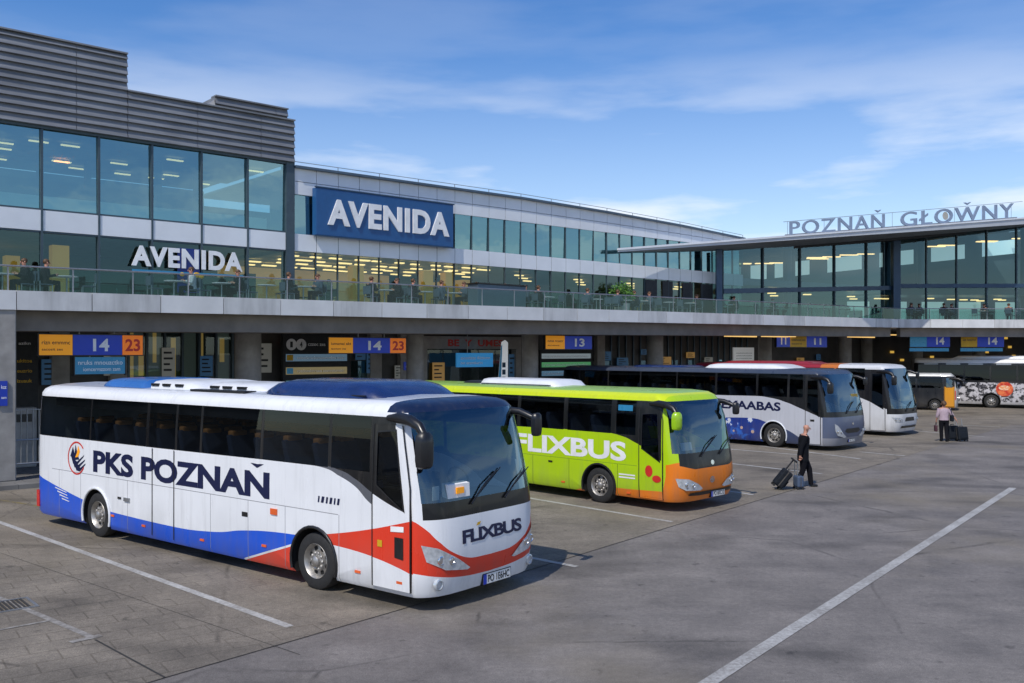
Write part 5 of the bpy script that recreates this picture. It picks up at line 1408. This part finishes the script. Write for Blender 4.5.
# ------------------------------------------------------------------ terminal hall with rising roof
tb=empty('terminal_building',(0,0,0),0,'glass terminal hall under a thin rising roof at the right','building')
Yt=2.5
A2=Vector(W(tX(722,Yt),Yt)[:2]); 
n2=Vector((-V2.y,V2.x)); B2_=K0+V2*1.1+n2*Yt; D2=B2_+V2*26
def zt_at(px): return 0
def hall(p,q,n,tz0,tz1,gz0,gz1,name_n,zb0,zb1):
    d=(q-p)
    nrm=Vector((-d.y,d.x)).normalized()
    for k in range(n):
        a=p+d*(k/n); b=p+d*((k+1)/n); e=d.normalized()*.035
        f0,f1=k/n,(k+1)/n
        ta,tb_=lerp(tz0,tz1,f0),lerp(tz0,tz1,f1); ga,gb=lerp(gz0,gz1,f0),lerp(gz0,gz1,f1); ba,bb=lerp(zb0,zb1,f0),lerp(zb0,zb1,f1)
        m=MB(); m.poly([(a.x+e.x,a.y+e.y,ba),(b.x-e.x,b.y-e.y,bb),(b.x-e.x,b.y-e.y,tb_-.12),(a.x+e.x,a.y+e.y,ta-.12)]); m.build('glass_pane',M['lower_glass'],tb)
        m=MB(); m.poly([(a.x+e.x,a.y+e.y,ta+.15),(b.x-e.x,b.y-e.y,tb_+.15),(b.x-e.x,b.y-e.y,gb),(a.x+e.x,a.y+e.y,ga)]); m.build('glass_pane',M['hall_glass'],tb)
        m=MB()
        wv=.07
        for (P,zb_,g_) in ((a,ba,ga),):
            m.hexa([(P.x-e.x-nrm.x*.1,P.y-e.y-nrm.y*.1,zb_),(P.x+e.x-nrm.x*.1,P.y+e.y-nrm.y*.1,zb_),(P.x+e.x+nrm.x*.1,P.y+e.y+nrm.y*.1,zb_),(P.x-e.x+nrm.x*.1,P.y-e.y+nrm.y*.1,zb_),
                    (P.x-e.x-nrm.x*.1,P.y-e.y-nrm.y*.1,g_),(P.x+e.x-nrm.x*.1,P.y+e.y-nrm.y*.1,g_),(P.x+e.x+nrm.x*.1,P.y+e.y+nrm.y*.1,g_),(P.x-e.x+nrm.x*.1,P.y-e.y+nrm.y*.1,g_)])
        m.build('mullion',M['mullion'],tb)
    m=MB(); o=nrm*.14
    m.hexa([(p.x-o.x,p.y-o.y,tz0-.12),(q.x-o.x,q.y-o.y,tz1-.12),(q.x+o.x,q.y+o.y,tz1-.12),(p.x+o.x,p.y+o.y,tz0-.12),(p.x-o.x,p.y-o.y,tz0+.15),(q.x-o.x,q.y-o.y,tz1+.15),(q.x+o.x,q.y+o.y,tz1+.15),(p.x+o.x,p.y+o.y,tz0+.15)])
    m.build('transom',M['blue_steel'],tb)
M['hall_glass']=glass('hall glass',(.50,.66,.68),.10,.9,(.6,.88,.95),.012,.02)
T=Vector((5.3,46.6)); g_=Vector((28.65,15)).normalized()
def zr(p): return 8.93+(Vector(p)-T).dot(g_)*(3.72/32.3)
ra,rb,rd=zr(A2)-.42,zr(B2_)-.42,zr(D2)-.42
zA=CH+60.5*A2.y/F; zB=CH+64*B2_.y/F; zD=8.5
hall(A2,B2_,5,zA,zB,ra,rb,'a',zs(35),zs(50)); hall(B2_,D2,12,zB+.12,zD,rb,rd,'b',ZK,ZK)
# big posts
for P,wv,zt_ in ((A2+Vector((-.3,-.55)),.16,zr(A2)-.4),(B2_+Vector((-.2,-.5)),.24,rb),(B2_+V2*11+Vector((0,-.4)),.26,zr(B2_+V2*11)-.4)):
    m=MB(); m.box(P.x-wv,P.x+wv,P.y-wv,P.y+wv,5.7,zt_); m.build('post',M['blue_steel'],tb)
# inside: floor, back wall, gallery, lamps
m=MB()
q=lambda v,o: (v.x-.45*o,v.y+.9*o)
for (p_,q_) in ((A2,B2_),(B2_,D2)):
    m.poly([(p_.x,p_.y,ZK-.05),(q_.x,q_.y,ZK-.05),(*q(q_,22),ZK-.05),(*q(p_,22),ZK-.05)])
m.build('hall_floor',M['int_floor'],tb)
m=MB()
for (p_,q_) in ((A2,B2_),(B2_,D2)):
    a,b=q(p_,12),q(q_,12); m.poly([(*a,5.8),(*b,5.8),(*b,zr(b)-.5),(*a,zr(a)-.5)])
m.build('back_wall',pm('hall back wall',(.035,.05,.055),.8,var=.5,scale=.4),tb)
M['glow_pane']=emit('glowing pale pane',(.62,.78,.8),.55)  # panes glow in place of daylight from behind
for k in range(12):
    f=k/12; p_=A2.lerp(B2_,min(f*2,1)) if f<.5 else B2_.lerp(D2,(f-.5)*2)
    q2=A2.lerp(B2_,min((f+.055)*2,1)) if f<.5 else B2_.lerp(D2,(f+.055-.5)*2)
    a,b=q(p_,11.7),q(q2,11.7); m=MB(); m.poly([(*a,zr(a)-2.3),(*b,zr(b)-2.3),(*b,zr(b)-1.15),(*a,zr(a)-1.15)]); m.build('back_window',M['glow_pane'],tb)
m=MB()
for (p_,q_) in ((A2,B2_),(B2_,D2)):
    a,b,c_,d_=q(p_,1.0),q(q_,1.0),q(q_,6),q(p_,6); m.hexa([(*a,7.75),(*b,7.9),(*c_,7.9),(*d_,7.75),(*a,8.15),(*b,8.3),(*c_,8.3),(*d_,8.15)])
m.build('gallery',M['blue_steel'],tb)
rr=random.Random(21)
for k in range(22):
    f=rr.random(); p_=A2.lerp(B2_,rr.random()) if f<.4 else B2_.lerp(D2,rr.random()); dd=rr.uniform(3,12); a=q(p_,dd); z=zr(a)-1.1
    m=MB(); m.box(a[0],a[0]+1.3,a[1],a[1]+.3,z,z+.06); m.build('ceiling_lamp',M['lamp'],tb)
for k in range(26):
    p_=A2.lerp(B2_,rr.uniform(.3,1)) if rr.random()<.35 else B2_.lerp(D2,rr.random()); dd=rr.uniform(2,5); a=q(p_,dd)
    m=MB(); m.box(a[0],a[0]+.5,a[1],a[1]+.2,7.55,7.62); m.build('ceiling_lamp',M['lamp'],tb)
for k in range(14):
    p_=A2.lerp(B2_,rr.random()) if rr.random()<.4 else B2_.lerp(D2,rr.random()); dd=rr.uniform(3,9); a=q(p_,dd); hh=rr.uniform(.8,1.7)
    m=MB(); m.box(a[0],a[0]+rr.uniform(.6,2),a[1],a[1]+.8,5.85,5.9+hh); m.build('kiosk',M[rr.choice(['warm_wall','int_dark','blue_steel','dark','warmcol'])],tb)
# lower right of the hall: shop fronts brightened by glowing panes
for k in range(8):
    p_=B2_.lerp(D2,.03+.11*k); a=q(p_,5.2); m=MB(); m.box(a[0],a[0]+1.6,a[1],a[1]+.1,6.2,7.5); m.build('shop_display',M['glow_pane'],tb)
# roof plate
M['litrow']=emit('lit yellow shop row',(1,.6,.1),.5)
for px,py,wd in ((1004,338,1.6),(1008,347,1.2),(1012,356,1.4),(985,352,1.2),(930,357,1.5),(900,360,.8),(868,362,.8),(890,352,.5)):
    r_=(px-512)/F; Yw2=13.0; tq=t2(px,Yw2); a=L2w(tq,Yw2); zc=CH-(py-YH)*W(*a)[1]/F; m=MB(); m.box(a[0],a[0]+wd,a[1]-.1,a[1],zc-.09,zc+.09); m.build('lit_sign',M['litrow'],sc)
rt_pts=[T,T+g_*41.5,T+g_*41.5+Vector((-14,30)),Vector(W(TE+1,12)[:2])+Vector((3,3)),Vector(W(TE+.1,Yg)[:2])]
th=.42
m=MB(); n=len(rt_pts)
def thk(p): return .12+.34*min(1,(Vector(p)-T).length/12)
vs=[(p.x,p.y,zr(p)-thk(p)) for p in rt_pts]+[(p.x,p.y,zr(p)) for p in rt_pts]
m.mesh(vs,[tuple(range(n))[::-1],tuple(range(n,2*n))]+[(i,(i+1)%n,n+(i+1)%n,n+i) for i in range(n)])
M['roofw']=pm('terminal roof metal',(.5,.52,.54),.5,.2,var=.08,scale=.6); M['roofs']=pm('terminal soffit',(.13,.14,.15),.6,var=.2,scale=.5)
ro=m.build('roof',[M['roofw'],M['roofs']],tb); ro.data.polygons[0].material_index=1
m=MB(); nn_=Vector((g_.y,-g_.x))
a=T+nn_*.06; b=T+g_*41.5+nn_*.06
m.hexa([(a.x,a.y,zr(a)-.03),(b.x,b.y,zr(b)-.03),(b.x-nn_.x*.12,b.y-nn_.y*.12,zr(b)-.03),(a.x-nn_.x*.12,a.y-nn_.y*.12,zr(a)-.03),(a.x,a.y,zr(a)+.07),(b.x,b.y,zr(b)+.07),(b.x-nn_.x*.12,b.y-nn_.y*.12,zr(b)+.07),(a.x-nn_.x*.12,a.y-nn_.y*.12,zr(a)+.07)])
m.build('roof_edge',M['panel'],tb)
# slatted ceiling
m=MB(); dv=Vector((-.45,.9))
for k in range(16):
    a=T+g_*7+dv*(3.2+.95*k); b=T+g_*41+dv*(3.2+.95*k); w2=dv*.5
    za,zb_=zr(a)-.58,zr(b)-.58
    m.hexa([(a.x,a.y,za),(b.x,b.y,zb_),(b.x+w2.x,b.y+w2.y,zb_),(a.x+w2.x,a.y+w2.y,za),(a.x,a.y,za+.12),(b.x,b.y,zb_+.12),(b.x+w2.x,b.y+w2.y,zb_+.12),(a.x+w2.x,a.y+w2.y,za+.12)])
m.build('ceiling_slats',M['dark'],tb)
for k in range(9):
    p_=A2.lerp(B2_,.1+.22*k) if k<4 else B2_.lerp(D2,.08+.2*(k-4)); a=q(p_,3.2+(k%2)*3); m=MB(); m.lathe([(.28,5.8),(.28,zr(a)-.5)],(a[0],a[1],0),'z',14); m.build('inner_column',M['blue_steel'],tb,smooth=40)
# roof lettering
def on_edge(px,off=.6):
    o=T-nn_*off; r=(px-512)/F; s=(r*o.y-o.x)/(g_.x-r*g_.y); return s
s0,s1=on_edge(790),on_edge(1014)
rl=empty('roof_sign',(0,0,0),0,'pale free-standing letters POZNAŇ GŁOW̌NY along the edge of the terminal roof','sign')
def lp(u,v,d):
    s=s0+u; o=T-nn_*(.6+d)+g_*s; h=lerp(.74,.98,u/(s1-s0)); return (o.x,o.y,zr(o)+.12+v*h)
from collections import Counter
M['letter']=pm('letter grey',(.24,.30,.40),.5,.1)
for s_,pa,pb in (('POZNAŇ',790,885),('GŁOW\u030cNY',901,1014)):
    ua=on_edge(pa)-s0; ub=on_edge(pb)-s0
    vs,fs=text_geo(s_,ub-ua,1.0,.008,1.12)
    m=MB(); n=len(vs); cnt=Counter()
    for f in fs:
        for i in range(len(f)): cnt[tuple(sorted((f[i],f[(i+1)%len(f)])))]+=1
    m.mesh([lp(ua+u,v,0) for u,v in vs]+[lp(ua+u,v,.07) for u,v in vs],fs+[tuple(i+n for i in f)[::-1] for f in fs])
    for f in fs:
        for i in range(len(f)):
            p_,q_=f[i],f[(i+1)%len(f)]
            if cnt[tuple(sorted((p_,q_)))]==1: m.f.append((q_,p_,p_+n,q_+n)); m.m.append(0)
    m.build('lettering',M['letter'],rl)
m=MB(); m.tube([lp(-.3,.02,.07),lp(s1-s0+.4,.02,.07)],.035,6); m.tube([lp(-.3,1.05,.2),lp(s1-s0+1.2,1.08,.2)],.016,5)
for k in range(8): m.tube([lp((s1-s0)*k/7,-.12,.2),lp((s1-s0)*k/7,1.05,.2)],.013,5)
m.build('support_frame',M['steel'],rl)
m=MB(); c=lp(on_edge(945)-s0,.5,-.02); m.mesh([(c[0]+.28*math.cos(a)*g_.x,c[1]+.28*math.cos(a)*g_.y-.02,c[2]+.26*math.sin(a)) for a in [i*math.pi/10 for i in range(20)]],[tuple(range(20))]); m.build('disc_emblem',pm('emblem grey gold',(.42,.40,.34),.5),rl)

# ------------------------------------------------------------------ people
def skin(name,verts,edges,radii,mat,parent,sub=1,sep=None):
    me=bpy.data.meshes.new(name); me.from_pydata(verts,edges,[])
    o=bpy.data.objects.new(name,me); col.objects.link(o)
    md=o.modifiers.new('s','SKIN'); md.use_smooth_shade=True
    for i,r in enumerate(radii):
        r=r if isinstance(r,tuple) else (r,r)
        me.skin_vertices[0].data[i].radius=r
    me.skin_vertices[0].data[0].use_root=True
    o.modifiers.new('u','SUBSURF').levels=sub
    dg=bpy.context.evaluated_depsgraph_get()
    ev=bpy.data.meshes.new_from_object(o.evaluated_get(dg)); ev.name=name
    bpy.data.objects.remove(o); bpy.data.meshes.remove(me)
    ev.materials.clear(); ev.materials.append(mat)
    if parent is None and sep: return ev
    return link(name,ev,parent,60)
def person(root,J,mats,jacket_len=.1,sleeves='wrist',hair='bald',shoes=True,face=None,hand_close=None):
    """J: joints in local axes (x = facing direction, y = left, z up)"""
    j={k:Vector(v) for k,v in J.items()}
    def chain(names,rad): return [j[n] for n in names],rad
    V=[];E=[];Rr=[]
    def add(p,r,par=None):
        V.append(tuple(p)); Rr.append(r); i=len(V)-1
        if par is not None: E.append((par,i))
        return i
    pel=add(j['pelvis'],.13); sp_=add(j['chest'].lerp(j['pelvis'],.5),.125,pel); ch=add(j['chest'],(.15,.13),sp_); ne=add(j['neck'],.062,ch)
    h1=add(j['head']+Vector((.0,0,-.075)),.068,ne); h2=add(j['head']+Vector((0,0,.02)),.10,h1); h3=add(j['head']+Vector((-.01,0,.105)),.07,h2)
    for s_ in 'lr':
        sh=add(j['sh'+s_],.075,ch); e=add(j['el'+s_],.048,sh); w_=add(j['wr'+s_],.034,e); add(j['ha'+s_],(.042,.026),w_)
        hp=add(j['hp'+s_],.1,pel); k=add(j['kn'+s_],.065,hp); a=add(j['an'+s_]+Vector((0,0,.02)),.036,k); add(j['an'+s_].lerp(j['to'+s_],.6),.018,a)
    body=skin('body',V,E,Rr,mats['skin'],root,1)
    # face and fingers joined to the body mesh
    m=MB(); H=j['head']; fd=Vector(face or (1,0,0)).normalized(); sd_=Vector((-fd.y,fd.x,0))
    m.hexa([tuple(H+fd*.09+sd_*a+Vector((0,0,z))) for a,z in ((-.018,-.03),(.018,-.03))]+[tuple(H+fd*.128+sd_*a+Vector((0,0,-.03))) for a in (.012,-.012)]+[tuple(H+fd*.09+sd_*a+Vector((0,0,.03))) for a in (-.01,.01)]+[tuple(H+fd*.10+sd_*a+Vector((0,0,.03))) for a in (.006,-.006)])
    for s_ in (-1,1):
        m.ball(tuple(H+sd_*s_*.098-fd*.005),(.022,.018,.034),8)
    for s_ in 'lr':
        hv=(j['ha'+s_]-j['wr'+s_]).normalized(); side_=hv.cross(Vector((0,1,0))); side_=side_.normalized() if side_.length>.1 else Vector((1,0,0))
        inw=Vector((0,-1 if s_=='l' else 1,0))
        for q,(o,ln) in enumerate(((-.027,.062),(-.009,.075),(.009,.07),(.027,.052))):
            a=j['ha'+s_]+side_*o+hv*.01; b=a+hv*ln*.55+inw*.006; c=b+hv*ln*.3+inw*ln*.5
            m.tube([tuple(a),tuple(b),tuple(c)],[.0105,.0095,.0075],6)
        a=j['wr'+s_].lerp(j['ha'+s_],.55)+side_*.03; m.tube([tuple(a),tuple(a+side_*.025+hv*.03),tuple(a+side_*.02+hv*.06+inw*.015)],[.013,.011,.009],6)
    tmp=m.build('tmp',mats['skin'],None); bm=bmesh.new(); bm.from_mesh(body.data); bm.from_mesh(tmp.data); bm.to_mesh(body.data); bm.free(); bpy.data.objects.remove(tmp)
    body.data.polygons.foreach_set('use_smooth',[True]*len(body.data.polygons))
    m=MB()
    for s_ in (-1,1): m.ball(tuple(H+fd*.093+sd_*s_*.034+Vector((0,0,.012))),(.011,.011,.008),8)
    m.build('eyes',M['black'],root)
    m=MB(); m.ball(tuple(H+fd*.092+Vector((0,0,-.058))),(.010,.024,.006) if abs(fd.x)>.7 else (.024,.01,.006),8); m.build('mouth',M['red_lens'],root)
    # coat / shirt: lofted torso with tapering sleeves in one mesh
    def loft(m,rings,n=18):
        vs=[(c.x+rx*math.cos(2*math.pi*k/n),c.y+ry*math.sin(2*math.pi*k/n),c.z) for c,rx,ry in rings for k in range(n)]
        fs=[(i*n+k,i*n+(k+1)%n,(i+1)*n+(k+1)%n,(i+1)*n+k) for i in range(len(rings)-1) for k in range(n)]
        fs+=[tuple(range(n))[::-1],tuple(range((len(rings)-1)*n,len(rings)*n))]; m.mesh(vs,fs)
    pl,chs,nk=j['pelvis'],j['chest'],j['neck']; sw=abs(j['shl'].y); m=MB()
    up=lambda v,z: v+Vector((0,0,z))
    loft(m,[(up(pl,-jacket_len),.155,.205),(up(pl,-.02),.155,.2),(pl.lerp(chs,.45),.14,.185),(pl.lerp(chs,.85),.155,.205),(up(chs,.05),.15,sw+.03),(up(chs,.10),.13,sw+.0),(nk.lerp(chs,.15),.075,.085),(up(nk,.0),.062,.066)])
    for s_ in 'lr':
        e=j['el'+s_]; wv=e.lerp(j['wr'+s_],.95 if sleeves=='wrist' else .3); sh=j['sh'+s_]
        m.tube([tuple(up(sh,.035)*1.0+(chs-sh)*.25*Vector((1,1,0)).length*0),tuple(sh.lerp(e,.2)),tuple(e),tuple(wv)],[.088,.085,.064,.05],12)
    m.build('jacket' if sleeves=='wrist' else 'shirt',mats['top'],root,smooth=70)
    m=MB()
    loft(m,[(up(pl,-.12),.12,.165),(up(pl,.0),.14,.185),(up(pl,.07),.135,.175)])
    for s_ in 'lr':
        m.tube([tuple(up(j['hp'+s_],.02)),tuple(j['hp'+s_].lerp(j['kn'+s_],.35)),tuple(j['kn'+s_]),tuple(j['kn'+s_].lerp(j['an'+s_],.5)),tuple(up(j['an'+s_],-.02))],[.11,.105,.08,.074,.066],12)
    m.build('trousers',mats['legs'],root,smooth=70)
    for s_ in 'lr':
        d=(j['to'+s_]-j['an'+s_]); d.z=0; d.normalize(); a=j['an'+s_]; V=[];E=[];Rr=[]
        h=add(a+Vector((0,0,-.045))-d*.03,(.055,.058)); b=add(a+Vector((0,0,-.045))+d*.08,(.056,.046),h); add(j['to'+s_]+d*.05+Vector((0,0,.006)),(.048,.03),b)
        skin('shoe',V,E,Rr,M['shoe'],root,1)
    if hair=='short':
        m=MB(); m.ball(tuple(H-fd*.018+Vector((0,0,.045))),(.108,.108,.098),14); m.build('hair',mats['hair'],root,smooth=60)
    elif hair=='bun':
        m=MB(); m.ball(tuple(H-fd*.022+Vector((0,0,.03))),(.112,.112,.115),14); m.ball(tuple(H-fd*.11+Vector((0,0,.0))),(.06,.07,.07),10); m.build('hair',mats['hair'],root,smooth=60)
    elif hair=='fringe':
        m=MB(); m.ball(tuple(H-fd*.05+Vector((0,0,-.015))),(.07,.105,.05),12); m.build('hair',M['hair'],root,smooth=60)
def suitcase(name,label,loc,rz,tilt,mat,hgt=.55,wd=.4,dp=.24,handle=.5,lean_axis='x',group=None,cat='suitcase',tee=False):
    rt=empty(name,loc,rz,label,cat,group)
    rt.rotation_euler=(0,tilt,rz)
    m=MB(); m.box(-dp/2,dp/2,-wd/2,wd/2,.06,.06+hgt); m.build('shell',mat,rt,bevel=.045)
    m=MB(); m.box(dp/2+.001,dp/2+.03,-wd*.38,wd*.38,.14,.06+hgt*.55); m.build('pocket',mat,rt,bevel=.012)
    m=MB(); m.box(-dp*.05,dp*.05,-wd/2-.006,wd/2+.006,.09,.04+hgt); m.build('zip',M['rim_dark'],rt)
    for sx in (-1,1):
        for s_ in (-1,1):
            m=MB(); m.lathe([(0,-.018),(.035,-.018),(.035,.018),(0,.018)],(sx*dp*.36,s_*wd*.38,.035),'y',14); m.build('castor',M['rubber'],rt)
    m=MB()
    if tee:
        m.tube([(-dp*.3,0,.06+hgt),(-dp*.3,0,.06+hgt+handle)],.022,8); m.box(-dp*.3-.06,-dp*.3+.1,-.12,.12,.06+hgt+handle,.06+hgt+handle+.05)
    else:
        m.tube([(-dp*.35,-wd*.28,.06+hgt),(-dp*.35,-wd*.28,.06+hgt+handle),(-dp*.35,wd*.28,.06+hgt+handle),(-dp*.35,wd*.28,.06+hgt)],.013,8)
    m.build('pull_handle',M['black'] if tee else M['steel'],rt)
    m=MB(); m.tube([(0,-.08,.055+hgt),(0,-.07,.10+hgt),(0,.07,.10+hgt),(0,.08,.055+hgt)],.014,6); m.build('carry_handle',M['black'],rt)
    return rt
# walking man: faces screen right (+X world)
mx_,my_=G(803,487)
man=empty('person',(mx_,my_,0),R(-6),'bald man in black jacket and trousers walking with a hand on his trolley case','person')
J=dict(pelvis=(0,0,.94),chest=(.03,0,1.33),neck=(.05,0,1.50),head=(.09,0,1.655),
 shl=(.03,.19,1.42),ell=(-.02,.25,1.13),wrl=(.0,.25,.9),hal=(.01,.25,.82),
 shr=(.02,-.19,1.42),elr=(-.10,-.25,1.14),wrr=(-.13,-.26,.91),har=(-.13,-.26,.83),
 hpl=(0,.09,.9),knl=(.19,.09,.50),anl=(.24,.09,.085),tol=(.38,.09,.03),
 hpr=(0,-.09,.9),knr=(-.02,-.09,.49),anr=(-.17,-.1,.10),tor=(-.05,-.1,.03))
person(man,J,dict(skin=M['skin'],top=M['suit'],legs=M['trouser'],hair=M['hair']),.20,'wrist','bald')
x,y=G(774,489)
suitcase('suitcase','tilted black trolley case with raised T-shaped handle pulled by the walking man',(x+.02,y-.05,0.06),R(-8),R(38),M['bag'],.52,.42,.28,.30,tee=True)
x,y=G(796,488)
suitcase('suitcase','small blue grey upright case beside the legs of the walking man',(x,y-.22,0),R(10),0,M['bag2'],.32,.3,.2,.42)
# woman seen from behind
wx_,wy_=G(944,441.5)
wom=empty('person',(wx_,wy_,0),R(78),'woman in pale pink shirt seen from behind with a shoulder bag','person')
J2=dict(pelvis=(0,0,.93),chest=(.02,0,1.28),neck=(.03,0,1.44),head=(.05,0,1.59),
 shl=(.02,.18,1.36),ell=(-.02,.27,1.10),wrl=(.06,.29,.88),hal=(.08,.29,.80),
 shr=(.02,-.18,1.36),elr=(-.05,-.32,1.12),wrr=(-.04,-.46,.94),har=(-.04,-.50,.87),
 hpl=(0,.095,.88),knl=(.04,.1,.48),anl=(0,.1,.085),tol=(.13,.11,.03),
 hpr=(0,-.095,.88),knr=(-.0,-.09,.48),anr=(-.14,-.09,.09),tor=(-.02,-.1,.03))
person(wom,J2,dict(skin=M['skin'],top=M['pink'],legs=M['trouser'],hair=M['hair']),.02,'elbow','bun')
def wl(p): 
    a=R(78); return (wx_+p[0]*math.cos(a)-p[1]*math.sin(a),wy_+p[0]*math.sin(a)+p[1]*math.cos(a),p[2])
o=empty('handbag',wl((.08,.31,.42)),R(78),'small dark red handbag hanging from the left hand of the woman','bag')
m=MB(); m.box(-.14,.14,-.05,.05,0,.26); m.build('bag_body',pm('maroon bag',(.07,.02,.03),.6),o,bevel=.03)
m=MB(); m.tube([(-.09,0,.26),(-.06,-.02,.38),(.06,-.02,.38),(.09,0,.26)],.01,6); m.build('handle',M['black'],o)
o=empty('shoulder_bag',wl((-.04,-.30,.86)),R(78),'black shoulder bag carried on the right side of the woman','bag')
m=MB(); m.box(-.15,.15,-.06,.06,0,.28); m.build('bag_body',M['bag'],o,bevel=.04)
m=MB(); m.tube([(-.12,0,.26),(-.1,.06,.5),(.02,.13,.58),(.1,.06,.5),(.12,0,.26)],.014,6); m.build('strap',M['black'],o)
x,y=G(952.5,441); suitcase('suitcase','upright black trolley case nearest the woman',(x,y,0),R(-95),R(-4),M['bag'],.6,.44,.26,.3)
x,y=G(962.5,441.5); suitcase('suitcase','black trolley case leaning slightly on the outer right of the pair',(x,y,0),R(-80),R(-10),M['bag'],.56,.46,.26,.36)

# terrace guests: one seated figure, copied
JS=dict(pelvis=(0,0,.48),chest=(.03,0,.86),neck=(.05,0,1.03),head=(.08,0,1.18),
 shl=(.03,.18,.95),ell=(.1,.24,.70),wrl=(.32,.16,.76),hal=(.40,.13,.77),
 shr=(.03,-.18,.95),elr=(.1,-.24,.70),wrr=(.32,-.16,.76),har=(.40,-.13,.77),
 hpl=(.03,.1,.48),knl=(.44,.11,.5),anl=(.42,.11,.09),tol=(.55,.12,.03),
 hpr=(.03,-.1,.48),knr=(.44,-.11,.5),anr=(.42,-.11,.09),tor=(.55,-.12,.03))
def build_guest(mt):
    g=empty('person',(0,0,0),0,'dark seated guest at a terrace table behind the glass balustrade','person','guests seated on the terrace')
    person(g,JS,dict(skin=M['skin'],top=M[mt],legs=M['trouser'],hair=M['hair']),.02,'wrist','short'); return g
def chair_proto():
    c=empty('terrace_chair',(0,0,0),0,'dark cafe chair at a terrace table behind the glass balustrade','chair','cafe chairs on the terrace')
    m=MB(); m.box(-.2,.24,-.22,.22,.38,.42); m.build('seat',M['cloth_a'],c,bevel=.015)
    m=MB(); m.box(-.25,-.21,-.22,.22,.5,.86); m.build('backrest',M['cloth_a'],c,bevel=.012)
    for sx in (-.19,.21):
        for sy_ in (-.19,.19):
            m=MB(); m.box(sx-.014,sx+.014,sy_-.014,sy_+.014,0,.38 if sx>0 else .52); m.build('leg',M['steel'],c)
    return c
def table_proto():
    c=empty('terrace_table',(0,0,0),0,'small round cafe table on the terrace behind the glass balustrade','table','cafe tables on the terrace')
    m=MB(); m.lathe([(0,.70),(.36,.70),(.37,.715),(.36,.73),(0,.73)],(0,0,0),'z',18); m.build('table_top',M['cloth_b'],c)
    m=MB(); m.lathe([(.03,.02),(.03,.70)],(0,0,0),'z',10); m.build('stem',M['steel'],c)
    m=MB(); m.lathe([(0,0),(.22,0),(.22,.02),(.03,.04)],(0,0,0),'z',14); m.build('base',M['steel'],c); return c
gp=[build_guest('cloth_c'),build_guest('cloth_a'),build_guest('cloth_b')]
gp[1]['label']='seated terrace guest in blue grey clothes behind the glass balustrade'; gp[2]['label']='seated terrace guest in a light top behind the glass balustrade'
cp=chair_proto(); tp=table_proto(); ug=set(); uc=ut=False
rr=random.Random(17)
def wrot(t): return FA
spots=[(t,(2.2 if rr.random()<.62 else 4.4)+rr.random()*.15) for t in [-1.6+1.75*k+.5*rr.random() for k in range(30)]]
for k in range(6): spots.append((L2w(2+2.3*k,1.6)))
for i,(t,Y) in enumerate(spots):
    z=zs(min(t,TK))-.02
    o=tp if not ut else copy_tree(tp); ut=True; o.location=W(t,Y,z); o.scale=(.9,.9,.9)
    for s_ in (-1,1):
        a=FA+(0 if s_<0 else math.pi)+rr.uniform(-.3,.3)
        x,y,_=W(t+s_*.66,Y); 
        o=cp if not uc else copy_tree(cp); uc=True; o.location=(x,y,z); o.rotation_euler=(0,0,a); o.scale=(.9,.9,.9)
        if rr.random()<.8:
            k=rr.choice([0,0,0,1,1,2]); g_o=gp[k] if k not in ug else copy_tree(gp[k]); ug.add(k); g_o.location=(x,y,z-.02); g_o.rotation_euler=(0,0,a); g_o.scale=(.9,.9,.9)
for k,g_o in enumerate(gp):
    if k not in ug: g_o.location=W(14+k,1.5,zs(14)-.02)
# bar counter
t0,t1=tX(478,1.1),tX(526,1.1)
o=empty('bar_counter',W(t0,1.1,zs(t0)-.02),FA,'dark boxy bar counter standing on the terrace behind the balustrade','counter')
m=MB(); m.box(0,t1-t0,0,.7,0,1.0); m.build('counter_body',M['roof_edge'],o,bevel=.02); m=MB(); m.box(-.06,t1-t0+.06,-.06,.78,1.0,1.05); m.build('counter_top',M['black'],o)
# planter tree standing in for a green reflection in the glass
t0=tX(622,2.45); tx,ty,_=W(t0,2.45); tz=zs(t0)-.02
o=empty('terrace_tree',(tx,ty,tz),0,'green leafy terrace tree in a planter, standing in for a reflection in the glass','tree')
m=MB(); m.lathe([(0,0),(.36,0),(.42,.5),(.38,.5),(.37,.44),(0,.44)],(0,0,0),'z',16); m.build('planter',M['concrete'],o)
m=MB(); m.tube([(0,0,.4),(.03,.02,.7),(-.02,.05,1.1)],[.06,.05,.03],8)
for k in range(5):
    a=k*1.3; m.tube([(0,.02,.7+.05*k),(.32*math.cos(a),.32*math.sin(a),1.15)],[.03,.012],6)
m.build('trunk',pm('bark',(.09,.06,.04),.9),o)
t=NT('leaf green'); c=t.mix(t.mr(t.noise(5,3),.4,.6,0,1),(.03,.10,.012),(.10,.23,.025)); M['leaf']=t.done(c,.6)
m=MB(); rr=random.Random(2)
for k in range(750):
    a,b_,r_=rr.uniform(0,6.28),math.acos(rr.uniform(-1,1)),rr.random()**.45
    lob=1+.25*math.sin(3*a+1)*math.sin(2*b_)
    p=Vector((.62*r_*lob*math.sin(b_)*math.cos(a)+.12*math.sin(4*b_),.45*r_*lob*math.sin(b_)*math.sin(a),1.02+.55*r_*lob*math.cos(b_)))
    u=Vector((rr.uniform(-1,1),rr.uniform(-1,1),rr.uniform(-1,1))).normalized()*.075; v=u.orthogonal().normalized()*.04
    m.poly([p-u,p+v,p+u,p-v])
m.build('crown',M['leaf'],o)
